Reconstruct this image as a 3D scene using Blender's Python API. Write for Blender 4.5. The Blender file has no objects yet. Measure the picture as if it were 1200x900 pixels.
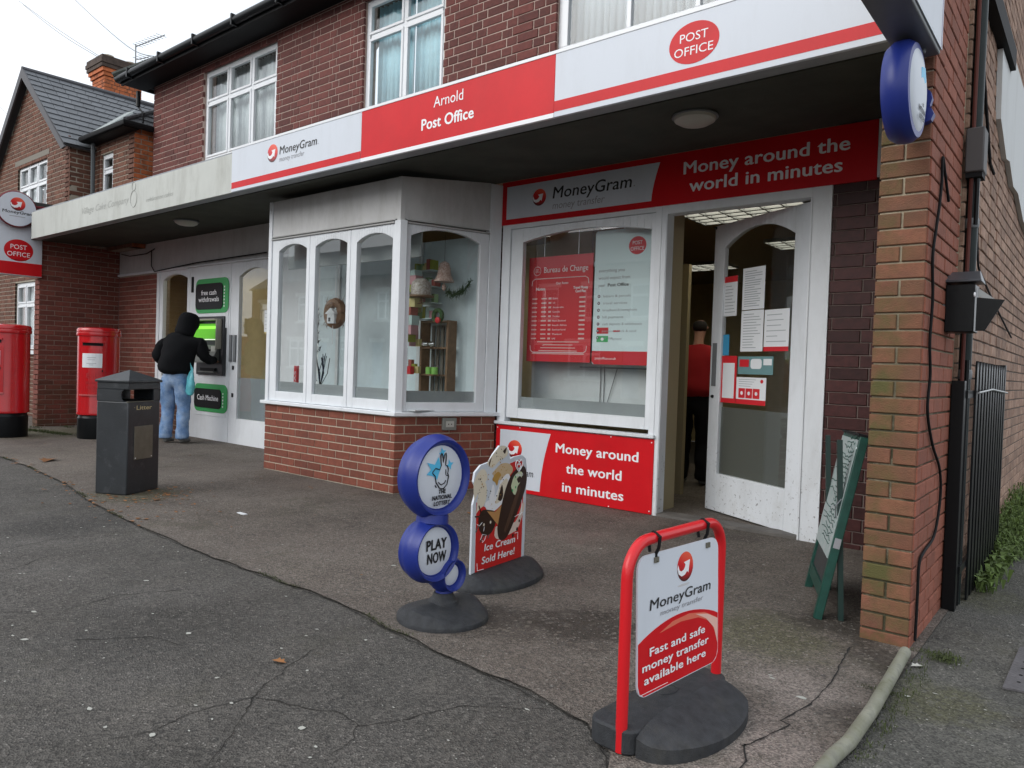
import bpy, bmesh, math, random
from mathutils import Vector, Matrix, noise
random.seed(7)
SC = bpy.context.scene
COL = SC.collection
PI = math.pi
# ------------------------------------------------------------------ camera
cd = bpy.data.cameras.new("camera"); cam = bpy.data.objects.new("camera", cd); COL.objects.link(cam)
cd.sensor_width = 36; cd.lens = 861.45/1200*36; cd.clip_start = .05; cd.clip_end = 900
rx = Vector((.7754037, .6305677, .0336663)); uy = Vector((-.0402118, -.0038987, .9991836)); fz = Vector((-.6301842, .7761244, -.0223332))
cam.matrix_world = Matrix(((rx.x, uy.x, -fz.x, 0), (rx.y, uy.y, -fz.y, 0), (rx.z, uy.z, -fz.z, 1.18), (0, 0, 0, 1)))
SC.camera = cam
# ------------------------------------------------------------------ sky, sun, exposure (overcast)
SUN_EL, SUN_AZ = math.radians(30), math.radians(200)
w = bpy.data.worlds.new("World"); SC.world = w; w.use_nodes = True
nt = w.node_tree; nt.nodes.clear()
sky = nt.nodes.new('ShaderNodeTexSky'); sky.sky_type = 'NISHITA'; sky.sun_disc = False
sky.sun_elevation = SUN_EL; sky.sun_rotation = SUN_AZ; sky.dust_density = 4; sky.air_density = 1.2
hs = nt.nodes.new('ShaderNodeHueSaturation'); hs.inputs['Saturation'].default_value = .22
hs.inputs['Value'].default_value = .8
mx = nt.nodes.new('ShaderNodeMix'); mx.data_type = 'RGBA'; mx.inputs[0].default_value = .72
mx.inputs[7].default_value = (8.3, 8.75, 9.3, 1)          # even cloud deck
tc = nt.nodes.new('ShaderNodeTexCoord'); cn = nt.nodes.new('ShaderNodeTexNoise'); cn.inputs['Scale'].default_value = 2.6; cn.inputs['Detail'].default_value = 6; cn.inputs['Roughness'].default_value = .55
cr = nt.nodes.new('ShaderNodeMapRange'); cr.inputs[1].default_value = .35; cr.inputs[2].default_value = .65; nt.links.new(tc.outputs['Generated'], cn.inputs['Vector']); nt.links.new(cn.outputs[0], cr.inputs[0])
cc = nt.nodes.new('ShaderNodeMix'); cc.data_type = 'RGBA'; cc.inputs[6].default_value = (6.6, 7.4, 8.4, 1); cc.inputs[7].default_value = (9.6, 9.7, 9.9, 1)
nt.links.new(cr.outputs[0], cc.inputs[0]); nt.links.new(cc.outputs[2], mx.inputs[7])
bg = nt.nodes.new('ShaderNodeBackground'); bg.inputs[1].default_value = .13
out = nt.nodes.new('ShaderNodeOutputWorld')
nt.links.new(sky.outputs[0], hs.inputs['Color']); nt.links.new(hs.outputs[0], mx.inputs[6])
nt.links.new(mx.outputs[2], bg.inputs[0]); nt.links.new(bg.outputs[0], out.inputs[0])
sd = bpy.data.lights.new("sun", 'SUN'); sd.energy = .95; sd.angle = math.radians(45); sd.color = (1, .985, .96)
so = bpy.data.objects.new("sun", sd); COL.objects.link(so)
so.rotation_euler = Vector((math.sin(SUN_AZ)*math.cos(SUN_EL), math.cos(SUN_AZ)*math.cos(SUN_EL), math.sin(SUN_EL))).to_track_quat('Z', 'Y').to_euler()
SC.view_settings.view_transform = 'Standard'; SC.view_settings.look = 'None'; SC.view_settings.gamma = 1
SC.view_settings.exposure = .42
SC.cycles.max_bounces = 7; SC.cycles.transparent_max_bounces = 12; SC.cycles.caustics_reflective = False; SC.cycles.caustics_refractive = False

# ------------------------------------------------------------------ materials
MATS = {}
def mat(name, c=(.5, .5, .5), rough=.6, metal=0, var=.0, vscale=8, c2=None, bump=0, bscale=60, emit=None, estr=0, coat=0, spec=None, objvar=0, dirt=0):
    if name in MATS: return MATS[name]
    m = bpy.data.materials.new(name); m.use_nodes = True; MATS[name] = m
    n = m.node_tree; b = n.nodes['Principled BSDF']; L = n.links
    b.inputs['Base Color'].default_value = (*c, 1); b.inputs['Roughness'].default_value = rough; b.inputs['Metallic'].default_value = metal
    if spec is not None: b.inputs['Specular IOR Level'].default_value = spec
    if coat: b.inputs['Coat Weight'].default_value = coat; b.inputs['Coat Roughness'].default_value = .15
    geo = n.nodes.new('ShaderNodeNewGeometry')
    col = None
    if var or c2:
        t = n.nodes.new('ShaderNodeTexNoise'); t.inputs['Scale'].default_value = vscale; t.inputs['Detail'].default_value = 6; t.inputs['Roughness'].default_value = .65
        L.new(geo.outputs['Position'], t.inputs['Vector'])
        r = n.nodes.new('ShaderNodeMapRange'); r.inputs[1].default_value = .35; r.inputs[2].default_value = .65; L.new(t.outputs[0], r.inputs[0])
        k = n.nodes.new('ShaderNodeMix'); k.data_type = 'RGBA'; L.new(r.outputs[0], k.inputs[0])
        k.inputs[6].default_value = (*[x*(1-var) for x in c], 1); k.inputs[7].default_value = (*(c2 or [min(1, x*(1+var)) for x in c]), 1)
        col = k.outputs[2]
    if objvar:
        oi = n.nodes.new('ShaderNodeObjectInfo'); ad = n.nodes.new('ShaderNodeMath'); ad.operation = 'ADD'
        L.new(oi.outputs['Random'], ad.inputs[0]); L.new(geo.outputs['Random Per Island'], ad.inputs[1])
        fr = n.nodes.new('ShaderNodeMath'); fr.operation = 'FRACT'; L.new(ad.outputs[0], fr.inputs[0])
        mr = n.nodes.new('ShaderNodeMapRange'); mr.inputs[3].default_value = 1-objvar; mr.inputs[4].default_value = 1+objvar; L.new(fr.outputs[0], mr.inputs[0])
        h = n.nodes.new('ShaderNodeHueSaturation'); L.new(mr.outputs[0], h.inputs['Value'])
        if col: L.new(col, h.inputs['Color'])
        else: h.inputs['Color'].default_value = (*c, 1)
        col = h.outputs[0]
    if dirt:
        t = n.nodes.new('ShaderNodeTexNoise'); t.inputs['Scale'].default_value = 2.2; t.inputs['Detail'].default_value = 9; t.inputs['Roughness'].default_value = .75
        mp = n.nodes.new('ShaderNodeMapping'); mp.inputs['Scale'].default_value = (2, 2, .5); L.new(geo.outputs['Position'], mp.inputs[0]); L.new(mp.outputs[0], t.inputs['Vector'])
        r = n.nodes.new('ShaderNodeMapRange'); r.inputs[1].default_value = .48; r.inputs[2].default_value = .75; r.inputs[4].default_value = dirt; L.new(t.outputs[0], r.inputs[0])
        k = n.nodes.new('ShaderNodeMix'); k.data_type = 'RGBA'; L.new(r.outputs[0], k.inputs[0]); k.inputs[7].default_value = (.16, .15, .11, 1)
        if col: L.new(col, k.inputs[6])
        else: k.inputs[6].default_value = (*c, 1)
        col = k.outputs[2]
    if col: L.new(col, b.inputs['Base Color'])
    if bump:
        t = n.nodes.new('ShaderNodeTexNoise'); t.inputs['Scale'].default_value = bscale; t.inputs['Detail'].default_value = 5
        L.new(geo.outputs['Position'], t.inputs['Vector'])
        bp = n.nodes.new('ShaderNodeBump'); bp.inputs['Strength'].default_value = bump; bp.inputs['Distance'].default_value = .01
        L.new(t.outputs[0], bp.inputs['Height']); L.new(bp.outputs[0], b.inputs['Normal'])
    if emit: b.inputs['Emission Color'].default_value = (*emit, 1); b.inputs['Emission Strength'].default_value = estr
    return m

def stain(m, color, scale, lo, hi, amount, zlo=None, zhi=None, detail=8, stretch=(1, 1, 1)):
    """wear with a shape of its own (moss, chips, soot) mixed over a material's colour"""
    n = m.node_tree; L = n.links; b = n.nodes['Principled BSDF']; src = b.inputs['Base Color'].links
    g = n.nodes.new('ShaderNodeNewGeometry'); mp = n.nodes.new('ShaderNodeMapping'); mp.inputs['Scale'].default_value = stretch
    t = n.nodes.new('ShaderNodeTexNoise'); t.inputs['Scale'].default_value = scale; t.inputs['Detail'].default_value = detail; t.inputs['Roughness'].default_value = .7
    L.new(g.outputs['Position'], mp.inputs[0]); L.new(mp.outputs[0], t.inputs['Vector'])
    r = n.nodes.new('ShaderNodeMapRange'); r.inputs[1].default_value = lo; r.inputs[2].default_value = hi; r.inputs[4].default_value = amount; L.new(t.outputs[0], r.inputs[0])
    f = r.outputs[0]
    if zlo is not None:
        s = n.nodes.new('ShaderNodeSeparateXYZ'); L.new(g.outputs['Position'], s.inputs[0])
        z = n.nodes.new('ShaderNodeMapRange'); z.inputs[1].default_value = zlo; z.inputs[2].default_value = zhi; z.inputs[3].default_value = 1; z.inputs[4].default_value = 0
        L.new(s.outputs['Z'], z.inputs[0]); mu = n.nodes.new('ShaderNodeMath'); mu.operation = 'MULTIPLY'; L.new(f, mu.inputs[0]); L.new(z.outputs[0], mu.inputs[1]); f = mu.outputs[0]
    k = n.nodes.new('ShaderNodeMix'); k.data_type = 'RGBA'; L.new(f, k.inputs[0]); k.inputs[7].default_value = (*color, 1)
    if src: L.new(src[0].from_socket, k.inputs[6])
    else: k.inputs[6].default_value = b.inputs['Base Color'].default_value
    L.new(k.outputs[2], b.inputs['Base Color'])
    return m

def glass_mat(name, tint=(.985, .995, .99), ior=1.5, rough=0.0, bump=.02, haze=0, hazecol=(.6, .65, .65)):
    m = bpy.data.materials.new(name); m.use_nodes = True; MATS[name] = m
    n = m.node_tree; L = n.links; n.nodes.clear(); o = n.nodes.new('ShaderNodeOutputMaterial')
    fr = n.nodes.new('ShaderNodeFresnel'); g0 = n.nodes.new('ShaderNodeNewGeometry'); ix = n.nodes.new('ShaderNodeMapRange'); ix.inputs[3].default_value = ior; ix.inputs[4].default_value = 1/ior
    L.new(g0.outputs['Backfacing'], ix.inputs[0]); L.new(ix.outputs[0], fr.inputs[0])      # both faces of a thin pane reflect alike
    tr = n.nodes.new('ShaderNodeBsdfTransparent'); tr.inputs[0].default_value = (*tint, 1)
    gl = n.nodes.new('ShaderNodeBsdfGlossy'); gl.inputs['Roughness'].default_value = rough
    geo = n.nodes.new('ShaderNodeNewGeometry'); t = n.nodes.new('ShaderNodeTexNoise'); t.inputs['Scale'].default_value = 1.3; t.inputs['Detail'].default_value = 1
    L.new(geo.outputs['Position'], t.inputs['Vector']); bp = n.nodes.new('ShaderNodeBump'); bp.inputs['Strength'].default_value = bump; L.new(t.outputs[0], bp.inputs['Height']); L.new(bp.outputs[0], gl.inputs['Normal'])
    base = tr.outputs[0]
    if haze:
        df = n.nodes.new('ShaderNodeBsdfDiffuse'); df.inputs[0].default_value = (*hazecol, 1); hm = n.nodes.new('ShaderNodeMixShader'); hm.inputs[0].default_value = haze
        L.new(tr.outputs[0], hm.inputs[1]); L.new(df.outputs[0], hm.inputs[2]); base = hm.outputs[0]
    x = n.nodes.new('ShaderNodeMixShader'); L.new(fr.outputs[0], x.inputs[0]); L.new(base, x.inputs[1]); L.new(gl.outputs[0], x.inputs[2]); L.new(x.outputs[0], o.inputs[0])
    return m

RED = mat('sign_red', (.60, .010, .016), .36, spec=.22, var=.08, vscale=2, dirt=.04)
RED2 = mat('painted_red', (.62, .012, .018), .3, bump=.03, bscale=30)
WHITE = mat('sign_white', (.64, .68, .74), .4, spec=.3, dirt=.10)
LWHITE = mat('letter_white', (.86, .86, .88), .5)
BLACK = mat('letter_black', (.012, .012, .014), .5)
GREY = mat('letter_grey', (.30, .30, .32), .5)
PAINT = mat('white_paint', (.77, .80, .83), .45, var=.03, vscale=3, dirt=.16, bump=.06, bscale=14)
UPVC = mat('white_frame', (.78, .80, .82), .3, dirt=.05)
OLDP = stain(mat('chipped_white_paint', (.72, .75, .78), .5, var=.03, vscale=3, dirt=.2, bump=.1, bscale=20), (.09, .08, .07), 34, .60, .63, .9, .02, .75)
stain(OLDP, (.35, .34, .30), 6, .5, .8, .5, 0, .9)
FASCIA = mat('old_fascia_board', (.52, .535, .50), .6, var=.06, vscale=2, dirt=.35, bump=.04)
BOARD = mat('grey_white_boarding', (.58, .58, .575), .6, var=.07, vscale=1.5, dirt=.32, bump=.03)
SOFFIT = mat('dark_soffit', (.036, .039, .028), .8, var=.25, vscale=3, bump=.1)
SOFFGREY = mat('canopy_edge_grey', (.27, .29, .31), .6, var=.08)
MGREY = mat('grey_metal', (.17, .18, .19), .5, var=.06)
PIPE = mat('green_black_pipe', (.004, .011, .011), .4, spec=.3, var=.3, vscale=12)
BLK = mat('black_gloss', (.005, .006, .007), .34, spec=.22, bump=.05, bscale=40)
BLKM = mat('black_matt', (.008, .008, .009), .7, spec=.2)
RUB = mat('grey_rubber', (.030, .032, .036), .66, var=.18, vscale=25, c2=(.042, .045, .050), spec=.35, bump=.35, bscale=220, dirt=.25)
BLUE = mat('lottery_blue', (.014, .030, .225), .4, bump=.03, bscale=20)
CYAN = mat('print_cyan', (.10, .52, .80), .4)
GREEN = mat('board_green', (.006, .055, .040), .45, var=.2, vscale=20)
ATMG = mat('atm_green', (.04, .36, .10), .4)
MORT = mat('mortar_pale', (.36, .30, .25), .9, var=.12, vscale=30, bump=.3, bscale=150, dirt=.25)
MORTL = mat('mortar_cream', (.52, .46, .36), .9, var=.12, vscale=30, bump=.3, bscale=150)
MORTD = mat('mortar_dark', (.17, .135, .12), .9, var=.15, vscale=30, bump=.3, bscale=150)
B_UP = stain(mat('brick_plum', (.125, .034, .027), .8, var=.18, vscale=30, bump=.4, bscale=150, objvar=.28), (.06, .028, .028), 9, .5, .75, .45)
B_BAY = stain(mat('brick_russet', (.205, .060, .036), .8, var=.14, vscale=28, bump=.35, bscale=150, objvar=.17), (.12, .045, .038), 5, .5, .8, .5)
B_PIER = stain(mat('brick_orange', (.25, .082, .050), .85, var=.15, vscale=22, bump=.4, bscale=160, objvar=.16), (.19, .075, .04), 6, .5, .75, .6)
B_MOSS = stain(mat('brick_mossy', (.20, .080, .046), .85, var=.15, vscale=22, bump=.4, bscale=160, objvar=.15), (.14, .07, .045), 6, .45, .7, .6)
def moss_by_place(m, x0, x1, zt):
    n = m.node_tree; L = n.links; b = n.nodes['Principled BSDF']; src = b.inputs['Base Color'].links[0].from_socket
    g = n.nodes.new('ShaderNodeNewGeometry'); s = n.nodes.new('ShaderNodeSeparateXYZ'); L.new(g.outputs['Position'], s.inputs[0])
    t = n.nodes.new('ShaderNodeTexNoise'); t.inputs['Scale'].default_value = 7; t.inputs['Detail'].default_value = 7; t.inputs['Roughness'].default_value = .7; L.new(g.outputs['Position'], t.inputs['Vector'])
    oi = n.nodes.new('ShaderNodeObjectInfo')
    def mr(x, a, b_, c=0, d=1):
        r = n.nodes.new('ShaderNodeMapRange'); r.inputs[1].default_value = a; r.inputs[2].default_value = b_; r.inputs[3].default_value = c; r.inputs[4].default_value = d; L.new(x, r.inputs[0]); return r.outputs[0]
    def mt(o, p, q):
        k = n.nodes.new('ShaderNodeMath'); k.operation = o; L.new(p, k.inputs[0]); L.new(q, k.inputs[1]); k.use_clamp = o != 'ADD'; return k.outputs[0]
    side = mr(s.outputs['X'], x0, x1, 1, 0); low = mr(s.outputs['Z'], .15, .55, .45, 0); w_ = mt('ADD', side, low)
    f = mt('MULTIPLY', w_, mr(t.outputs[0], .36, .62, .0, 1)); f = mt('MULTIPLY', f, mr(oi.outputs['Random'], 0, 1, .35, 1))
    k = n.nodes.new('ShaderNodeMix'); k.data_type = 'RGBA'; L.new(f, k.inputs[0]); L.new(src, k.inputs[6]); k.inputs[7].default_value = (.088, .084, .024, 1); L.new(k.outputs[2], b.inputs['Base Color']); return m
B_MOSS = moss_by_place(B_MOSS, -.78, -.63, .4)
M_PIER = stain(mat('pier_mortar', (.42, .36, .26), .95, var=.2, vscale=12, bump=.5, bscale=90), (.045, .045, .022), 6, .30, .50, .95, .9, 2.1)
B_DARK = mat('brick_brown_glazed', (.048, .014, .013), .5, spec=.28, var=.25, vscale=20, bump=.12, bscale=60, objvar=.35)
B_SIDE = stain(mat('brick_weathered_pink', (.33, .19, .135), .9, var=.25, vscale=18, c2=(.40, .27, .20), bump=.4, bscale=120, objvar=.28), (.16, .10, .07), 4, .5, .7, .6)
B_NB = stain(mat('brick_neighbour', (.150, .062, .038), .85, var=.2, vscale=25, bump=.3, bscale=120, objvar=.25), (.075, .04, .03), 3, .45, .75, .5)
B_CHIM = stain(mat('brick_chimney', (.46, .13, .045), .85, var=.2, vscale=9, bump=.3, objvar=.2), (.05, .03, .02), 3.5, .55, .7, .8)
B_LOW = stain(mat('brick_lower', (.185, .052, .036), .82, var=.16, vscale=28, bump=.35, bscale=150, objvar=.2), (.055, .050, .022), 2.2, .42, .6, .75, -.1, 1.3)
SLATE = mat('slate', (.11, .118, .13), .55, var=.12, vscale=3, bump=.15, bscale=30, objvar=.12)
TILE = mat('roof_tile_dark', (.045, .052, .045), .8, var=.3, vscale=6, bump=.2)
SOFFD = mat('dark_eaves', (.007, .007, .008), .6, spec=.2)
GLASS = glass_mat('window_glass', ior=1.55)
GLASSR = glass_mat('shop_glass', ior=1.6)
FROST = mat('frosted_film', (.30, .33, .34), .35, var=.05, vscale=5)
CURT = mat('pale_blue_curtain', (.46, .74, .84), .9, var=.08, vscale=6)
NET = mat('net_curtain', (.62, .68, .70), .9, var=.08, vscale=6)
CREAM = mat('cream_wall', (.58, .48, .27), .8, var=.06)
INTW = mat('inside_white', (.60, .64, .65), .7, var=.05)
INTC = mat('inside_ceiling', (.26, .18, .10), .8)
INTF = mat('inside_floor', (.02, .018, .017), .6)
WOOD = mat('wood', (.19, .11, .06), .6, var=.2, vscale=20)
PINE = mat('fir_green', (.035, .09, .03), .9, var=.4, vscale=60)
SKIN = mat('skin', (.50, .27, .19), .55)
HOOD = mat('hoodie_black', (.007, .0075, .009), .95, spec=.2, bump=.3, bscale=70)
JEAN = stain(mat('denim', (.14, .25, .45), .9, var=.25, vscale=7, bump=.3, bscale=200), (.38, .48, .62), 6, .45, .65, .7)
SHOE = mat('grey_shoe', (.10, .10, .095), .7)
BAGM = mat('teal_bag', (.10, .42, .48), .4, var=.2, vscale=10)
REDC = mat('red_cloth', (.42, .012, .016), .9)
HAIR = mat('dark_hair', (.014, .010, .008), .7)
TERRA = mat('chimney_pot', (.42, .36, .27), .8, var=.1)
POSTR = stain(mat('pillar_box_red', (.50, .008, .012), .22, bump=.05, bscale=25, coat=.3), (.34, .01, .015), 4, .5, .7, .5)
BINM = stain(mat('bin_black', (.030, .034, .038), .42, bump=.12, bscale=90, var=.15, vscale=6), (.075, .08, .085), 9, .56, .70, .7)
GOLD = mat('gilt_letter', (.62, .52, .28), .5)
PLATE = mat('dull_steel_plate', (.17, .16, .125), .5, metal=.35, var=.12, vscale=14)
PVC = stain(mat('old_pvc_pipe', (.24, .24, .19), .75, var=.25, vscale=22, bump=.35), (.09, .095, .045), 11, .46, .66, .8)
LEAF = mat('dead_leaf', (.23, .10, .035), .9, objvar=.5)
WEED = mat('weed_green', (.095, .145, .035), .8, objvar=.45)
GUM = mat('pale_gum', (.42, .42, .38), .8)
CRACK = mat('crack', (.014, .013, .012), 1.0)
CRACK2 = mat('dirt_filled_crack', (.020, .018, .015), 1.0, var=.5, vscale=9)
MOSS = mat('moss', (.05, .065, .02), 1.0, var=.4, vscale=40, bump=.6, bscale=90)
LED = mat('fluorescent_tube', (.9, .9, .8), .5, emit=(1, .93, .74), estr=4)
SCREEN = mat('atm_screen', (.1, .5, .05), .3, emit=(.30, .95, .06), estr=.85)
LAMPW = mat('opal_lamp', (.46, .45, .40), .35)
KRAFT = mat('cardboard', (.30, .19, .10), .8, var=.1)
P_BLUE = mat('poster_pale_blue', (.70, .84, .86), .5)
P_RED = mat('poster_red', (.60, .02, .03), .4)
P_PINK = mat('poster_rose', (.42, .09, .11), .4)
P_WHITE = mat('paper_white', (.74, .76, .78), .7)
P_TEXT = mat('print_small', (.33, .36, .38), .7)
P_GREEN = mat('print_green', (.05, .42, .14), .5)
P_TEAL = mat('print_teal', (.14, .27, .28), .5)
CHOC = mat('print_chocolate', (.035, .014, .008), .35)
CREAMP = mat('print_cream', (.78, .70, .55), .45)
CONE = mat('print_wafer', (.52, .26, .09), .5)
ADRED = mat('ad_red', (.62, .02, .018), .4)

def disc_red():      # printed globe of the money-transfer logo: bright top, dark foot (flat print)
    m = bpy.data.materials.new('logo_globe'); m.use_nodes = True; n = m.node_tree; b = n.nodes['Principled BSDF']; b.inputs['Roughness'].default_value = .3
    a = n.nodes.new('ShaderNodeAttribute'); a.attribute_name = 'shade'; r = n.nodes.new('ShaderNodeValToRGB')
    e = r.color_ramp.elements; e[0].position = 0; e[0].color = (.03, .01, .01, 1); e[1].position = 1; e[1].color = (.85, .12, .06, 1)
    x = r.color_ramp.elements.new(.28); x.color = (.30, .01, .012, 1); y = r.color_ramp.elements.new(.6); y.color = (.66, .015, .02, 1)
    n.links.new(a.outputs['Fac'], r.inputs[0]); n.links.new(r.outputs[0], b.inputs['Base Color']); return m
GLOBE = disc_red()

def asphalt(name, base, base2, moss=.3, blots=()):
    m = bpy.data.materials.new(name); m.use_nodes = True; n = m.node_tree; L = n.links; b = n.nodes['Principled BSDF']; b.inputs['Roughness'].default_value = .85
    b.inputs['Specular IOR Level'].default_value = .3
    g = n.nodes.new('ShaderNodeNewGeometry')
    def noi(s, d=5, r=.6, src=None):
        t = n.nodes.new('ShaderNodeTexNoise'); t.inputs['Scale'].default_value = s; t.inputs['Detail'].default_value = d; t.inputs['Roughness'].default_value = r; L.new(src or g.outputs['Position'], t.inputs['Vector']); return t.outputs[0]
    def rng(x, lo, hi, a=0, c=1):
        r = n.nodes.new('ShaderNodeMapRange'); r.inputs[1].default_value = lo; r.inputs[2].default_value = hi; r.inputs[3].default_value = a; r.inputs[4].default_value = c; L.new(x, r.inputs[0]); return r.outputs[0]
    def op(o, x, y):
        q = n.nodes.new('ShaderNodeMath'); q.operation = o
        for k, v in ((0, x), (1, y)):
            if isinstance(v, (int, float)): q.inputs[k].default_value = v
            else: L.new(v, q.inputs[k])
        return q.outputs[0]
    def mixc(f, c1, c2, mode='MIX'):
        k = n.nodes.new('ShaderNodeMix'); k.data_type = 'RGBA'; k.blend_type = mode
        if isinstance(f, (int, float)): k.inputs[0].default_value = f
        else: L.new(f, k.inputs[0])
        for s, c in ((6, c1), (7, c2)):
            if isinstance(c, tuple): k.inputs[s].default_value = (*c, 1)
            else: L.new(c, k.inputs[s])
        return k.outputs[2]
    def vor(sc):
        v = n.nodes.new('ShaderNodeTexVoronoi'); v.inputs['Scale'].default_value = sc; L.new(g.outputs['Position'], v.inputs['Vector']); sv = n.nodes.new('ShaderNodeSeparateColor'); L.new(v.outputs['Color'], sv.inputs[0]); return v, sv
    v, sv = vor(150); v2, sv2 = vor(60)
    c = mixc(rng(noi(1.2, 8, .72), .36, .64), base, base2)
    c = mixc(rng(noi(.5, 6, .7), .50, .66, 0, .45), c, (base[0]*.55, base[1]*.55, base[2]*.55))
    c = mixc(rng(noi(3.5, 7, .75), .50, .70, 0, .40), c, (base2[0]*1.25, base2[1]*1.22, base2[2]*1.18))
    for (bx, by, r, col, amt) in blots:
        dv = n.nodes.new('ShaderNodeVectorMath'); dv.operation = 'DISTANCE'; L.new(g.outputs['Position'], dv.inputs[0]); dv.inputs[1].default_value = (bx, by, 0)
        q = op('ADD', dv.outputs['Value'], rng(noi(4.5, 7, .75), .3, .7, -.45*r, .45*r)); c = mixc(rng(q, r*.45, r, amt, 0), c, col)
    c = mixc(.85, c, mixc(rng(sv.outputs[0], 0, 1), (.42, .42, .42), (1.62, 1.60, 1.56)), 'MULTIPLY')
    c = mixc(rng(sv2.outputs[1], .82, .86, 0, .5), c, mixc(rng(sv2.outputs[0], 0, 1), (base[0]*.35,)*3, (base2[0]*1.7, base2[1]*1.68, base2[2]*1.62)))
    c = mixc(rng(sv.outputs[2], .985, .99, 0, .7), c, (.34, .32, .29))
    c = mixc(rng(noi(170, 4, .7), .52, .72, 0, .6), c, (base[0]*.25, base[1]*.25, base[2]*.25))
    c = mixc(rng(noi(1.7, 9, .78), .55, .70, 0, moss), c, (.052, .050, .026))
    L.new(c, b.inputs['Base Color'])
    L.new(rng(noi(1.3, 6), .35, .65, .6, .95), b.inputs['Roughness'])
    bp = n.nodes.new('ShaderNodeBump'); bp.inputs['Strength'].default_value = .9; bp.inputs['Distance'].default_value = .006; L.new(v.outputs['Distance'], bp.inputs['Height'])
    bp2 = n.nodes.new('ShaderNodeBump'); bp2.inputs['Strength'].default_value = .45; bp2.inputs['Distance'].default_value = .02; L.new(noi(14, 8, .7), bp2.inputs['Height']); L.new(bp.outputs[0], bp2.inputs['Normal']); L.new(bp2.outputs[0], b.inputs['Normal'])
    return m
DKB = (.045, .037, .030); OLIVE = (.085, .085, .040); PINKY = (.25, .215, .195)
ASPH = asphalt('footway_asphalt', (.078, .073, .066), (.118, .110, .102), .3, [(-5.6, 2.0, .5, (.05, .048, .045), .7), (-3.2, 1.6, .5, (.055, .052, .048), .5), (-7.5, 1.2, 1.3, (.05, .048, .045), .5)])
FORE = asphalt('forecourt_asphalt', (.118, .100, .086), (.172, .150, .132), .55, [(-1.81, 2.85, .34, DKB, .85), (-2.2, 2.62, .30, DKB, .7), (-1.18, 3.35, .38, OLIVE, .6), (-.84, 2.85, .26, PINKY, .75), (-.85, 2.25, .40, PINKY, .85), (-.66, 2.75, .14, DKB, .7), (-.68, 3.4, .22, DKB, .8), (-.95, 3.75, .30, DKB, .85), (-2.2, 5.3, .5, (.07, .06, .052), .6), (-12.0, 4.0, 1.0, OLIVE, .7), (-6.35, 2.85, .45, OLIVE, .55), (-3.8, 3.0, .6, (.16, .135, .118), .5), (-9, 3.3, 1.2, (.19, .165, .14), .5), (-4.9, 5.0, .9, (.08, .068, .058), .6)])
PATHM = asphalt('side_path_asphalt', (.078, .077, .070), (.112, .110, .10), .5, [(-.42, 3.1, .25, OLIVE, .6), (-.1, 3.1, .16, DKB, .6), (-.5, 4.8, .3, OLIVE, .5)])
ROADM = asphalt('road_asphalt', (.06, .06, .06), (.08, .08, .078), .05)

# ------------------------------------------------------------------ mesh helpers
class Fr:
    """a plane to build on: origin o, u to the right, v up, n towards the viewer"""
    def __init__(s, o, u, v=(0, 0, 1)):
        s.o = Vector(o); s.u = Vector(u).normalized(); s.v = Vector(v).normalized(); s.n = s.u.cross(s.v)
    def __call__(s, a, b, c=0): return s.o + s.u*a + s.v*b + s.n*c
W0 = Fr((0, 0, 0), (1, 0, 0))          # a = X, b = Z, c = towards the street (-Y)
def FX(Y): return Fr((0, Y, 0), (1, 0, 0))
def FY(X): return Fr((X, 0, 0), (0, 1, 0))   # a = Y, faces +X

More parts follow.
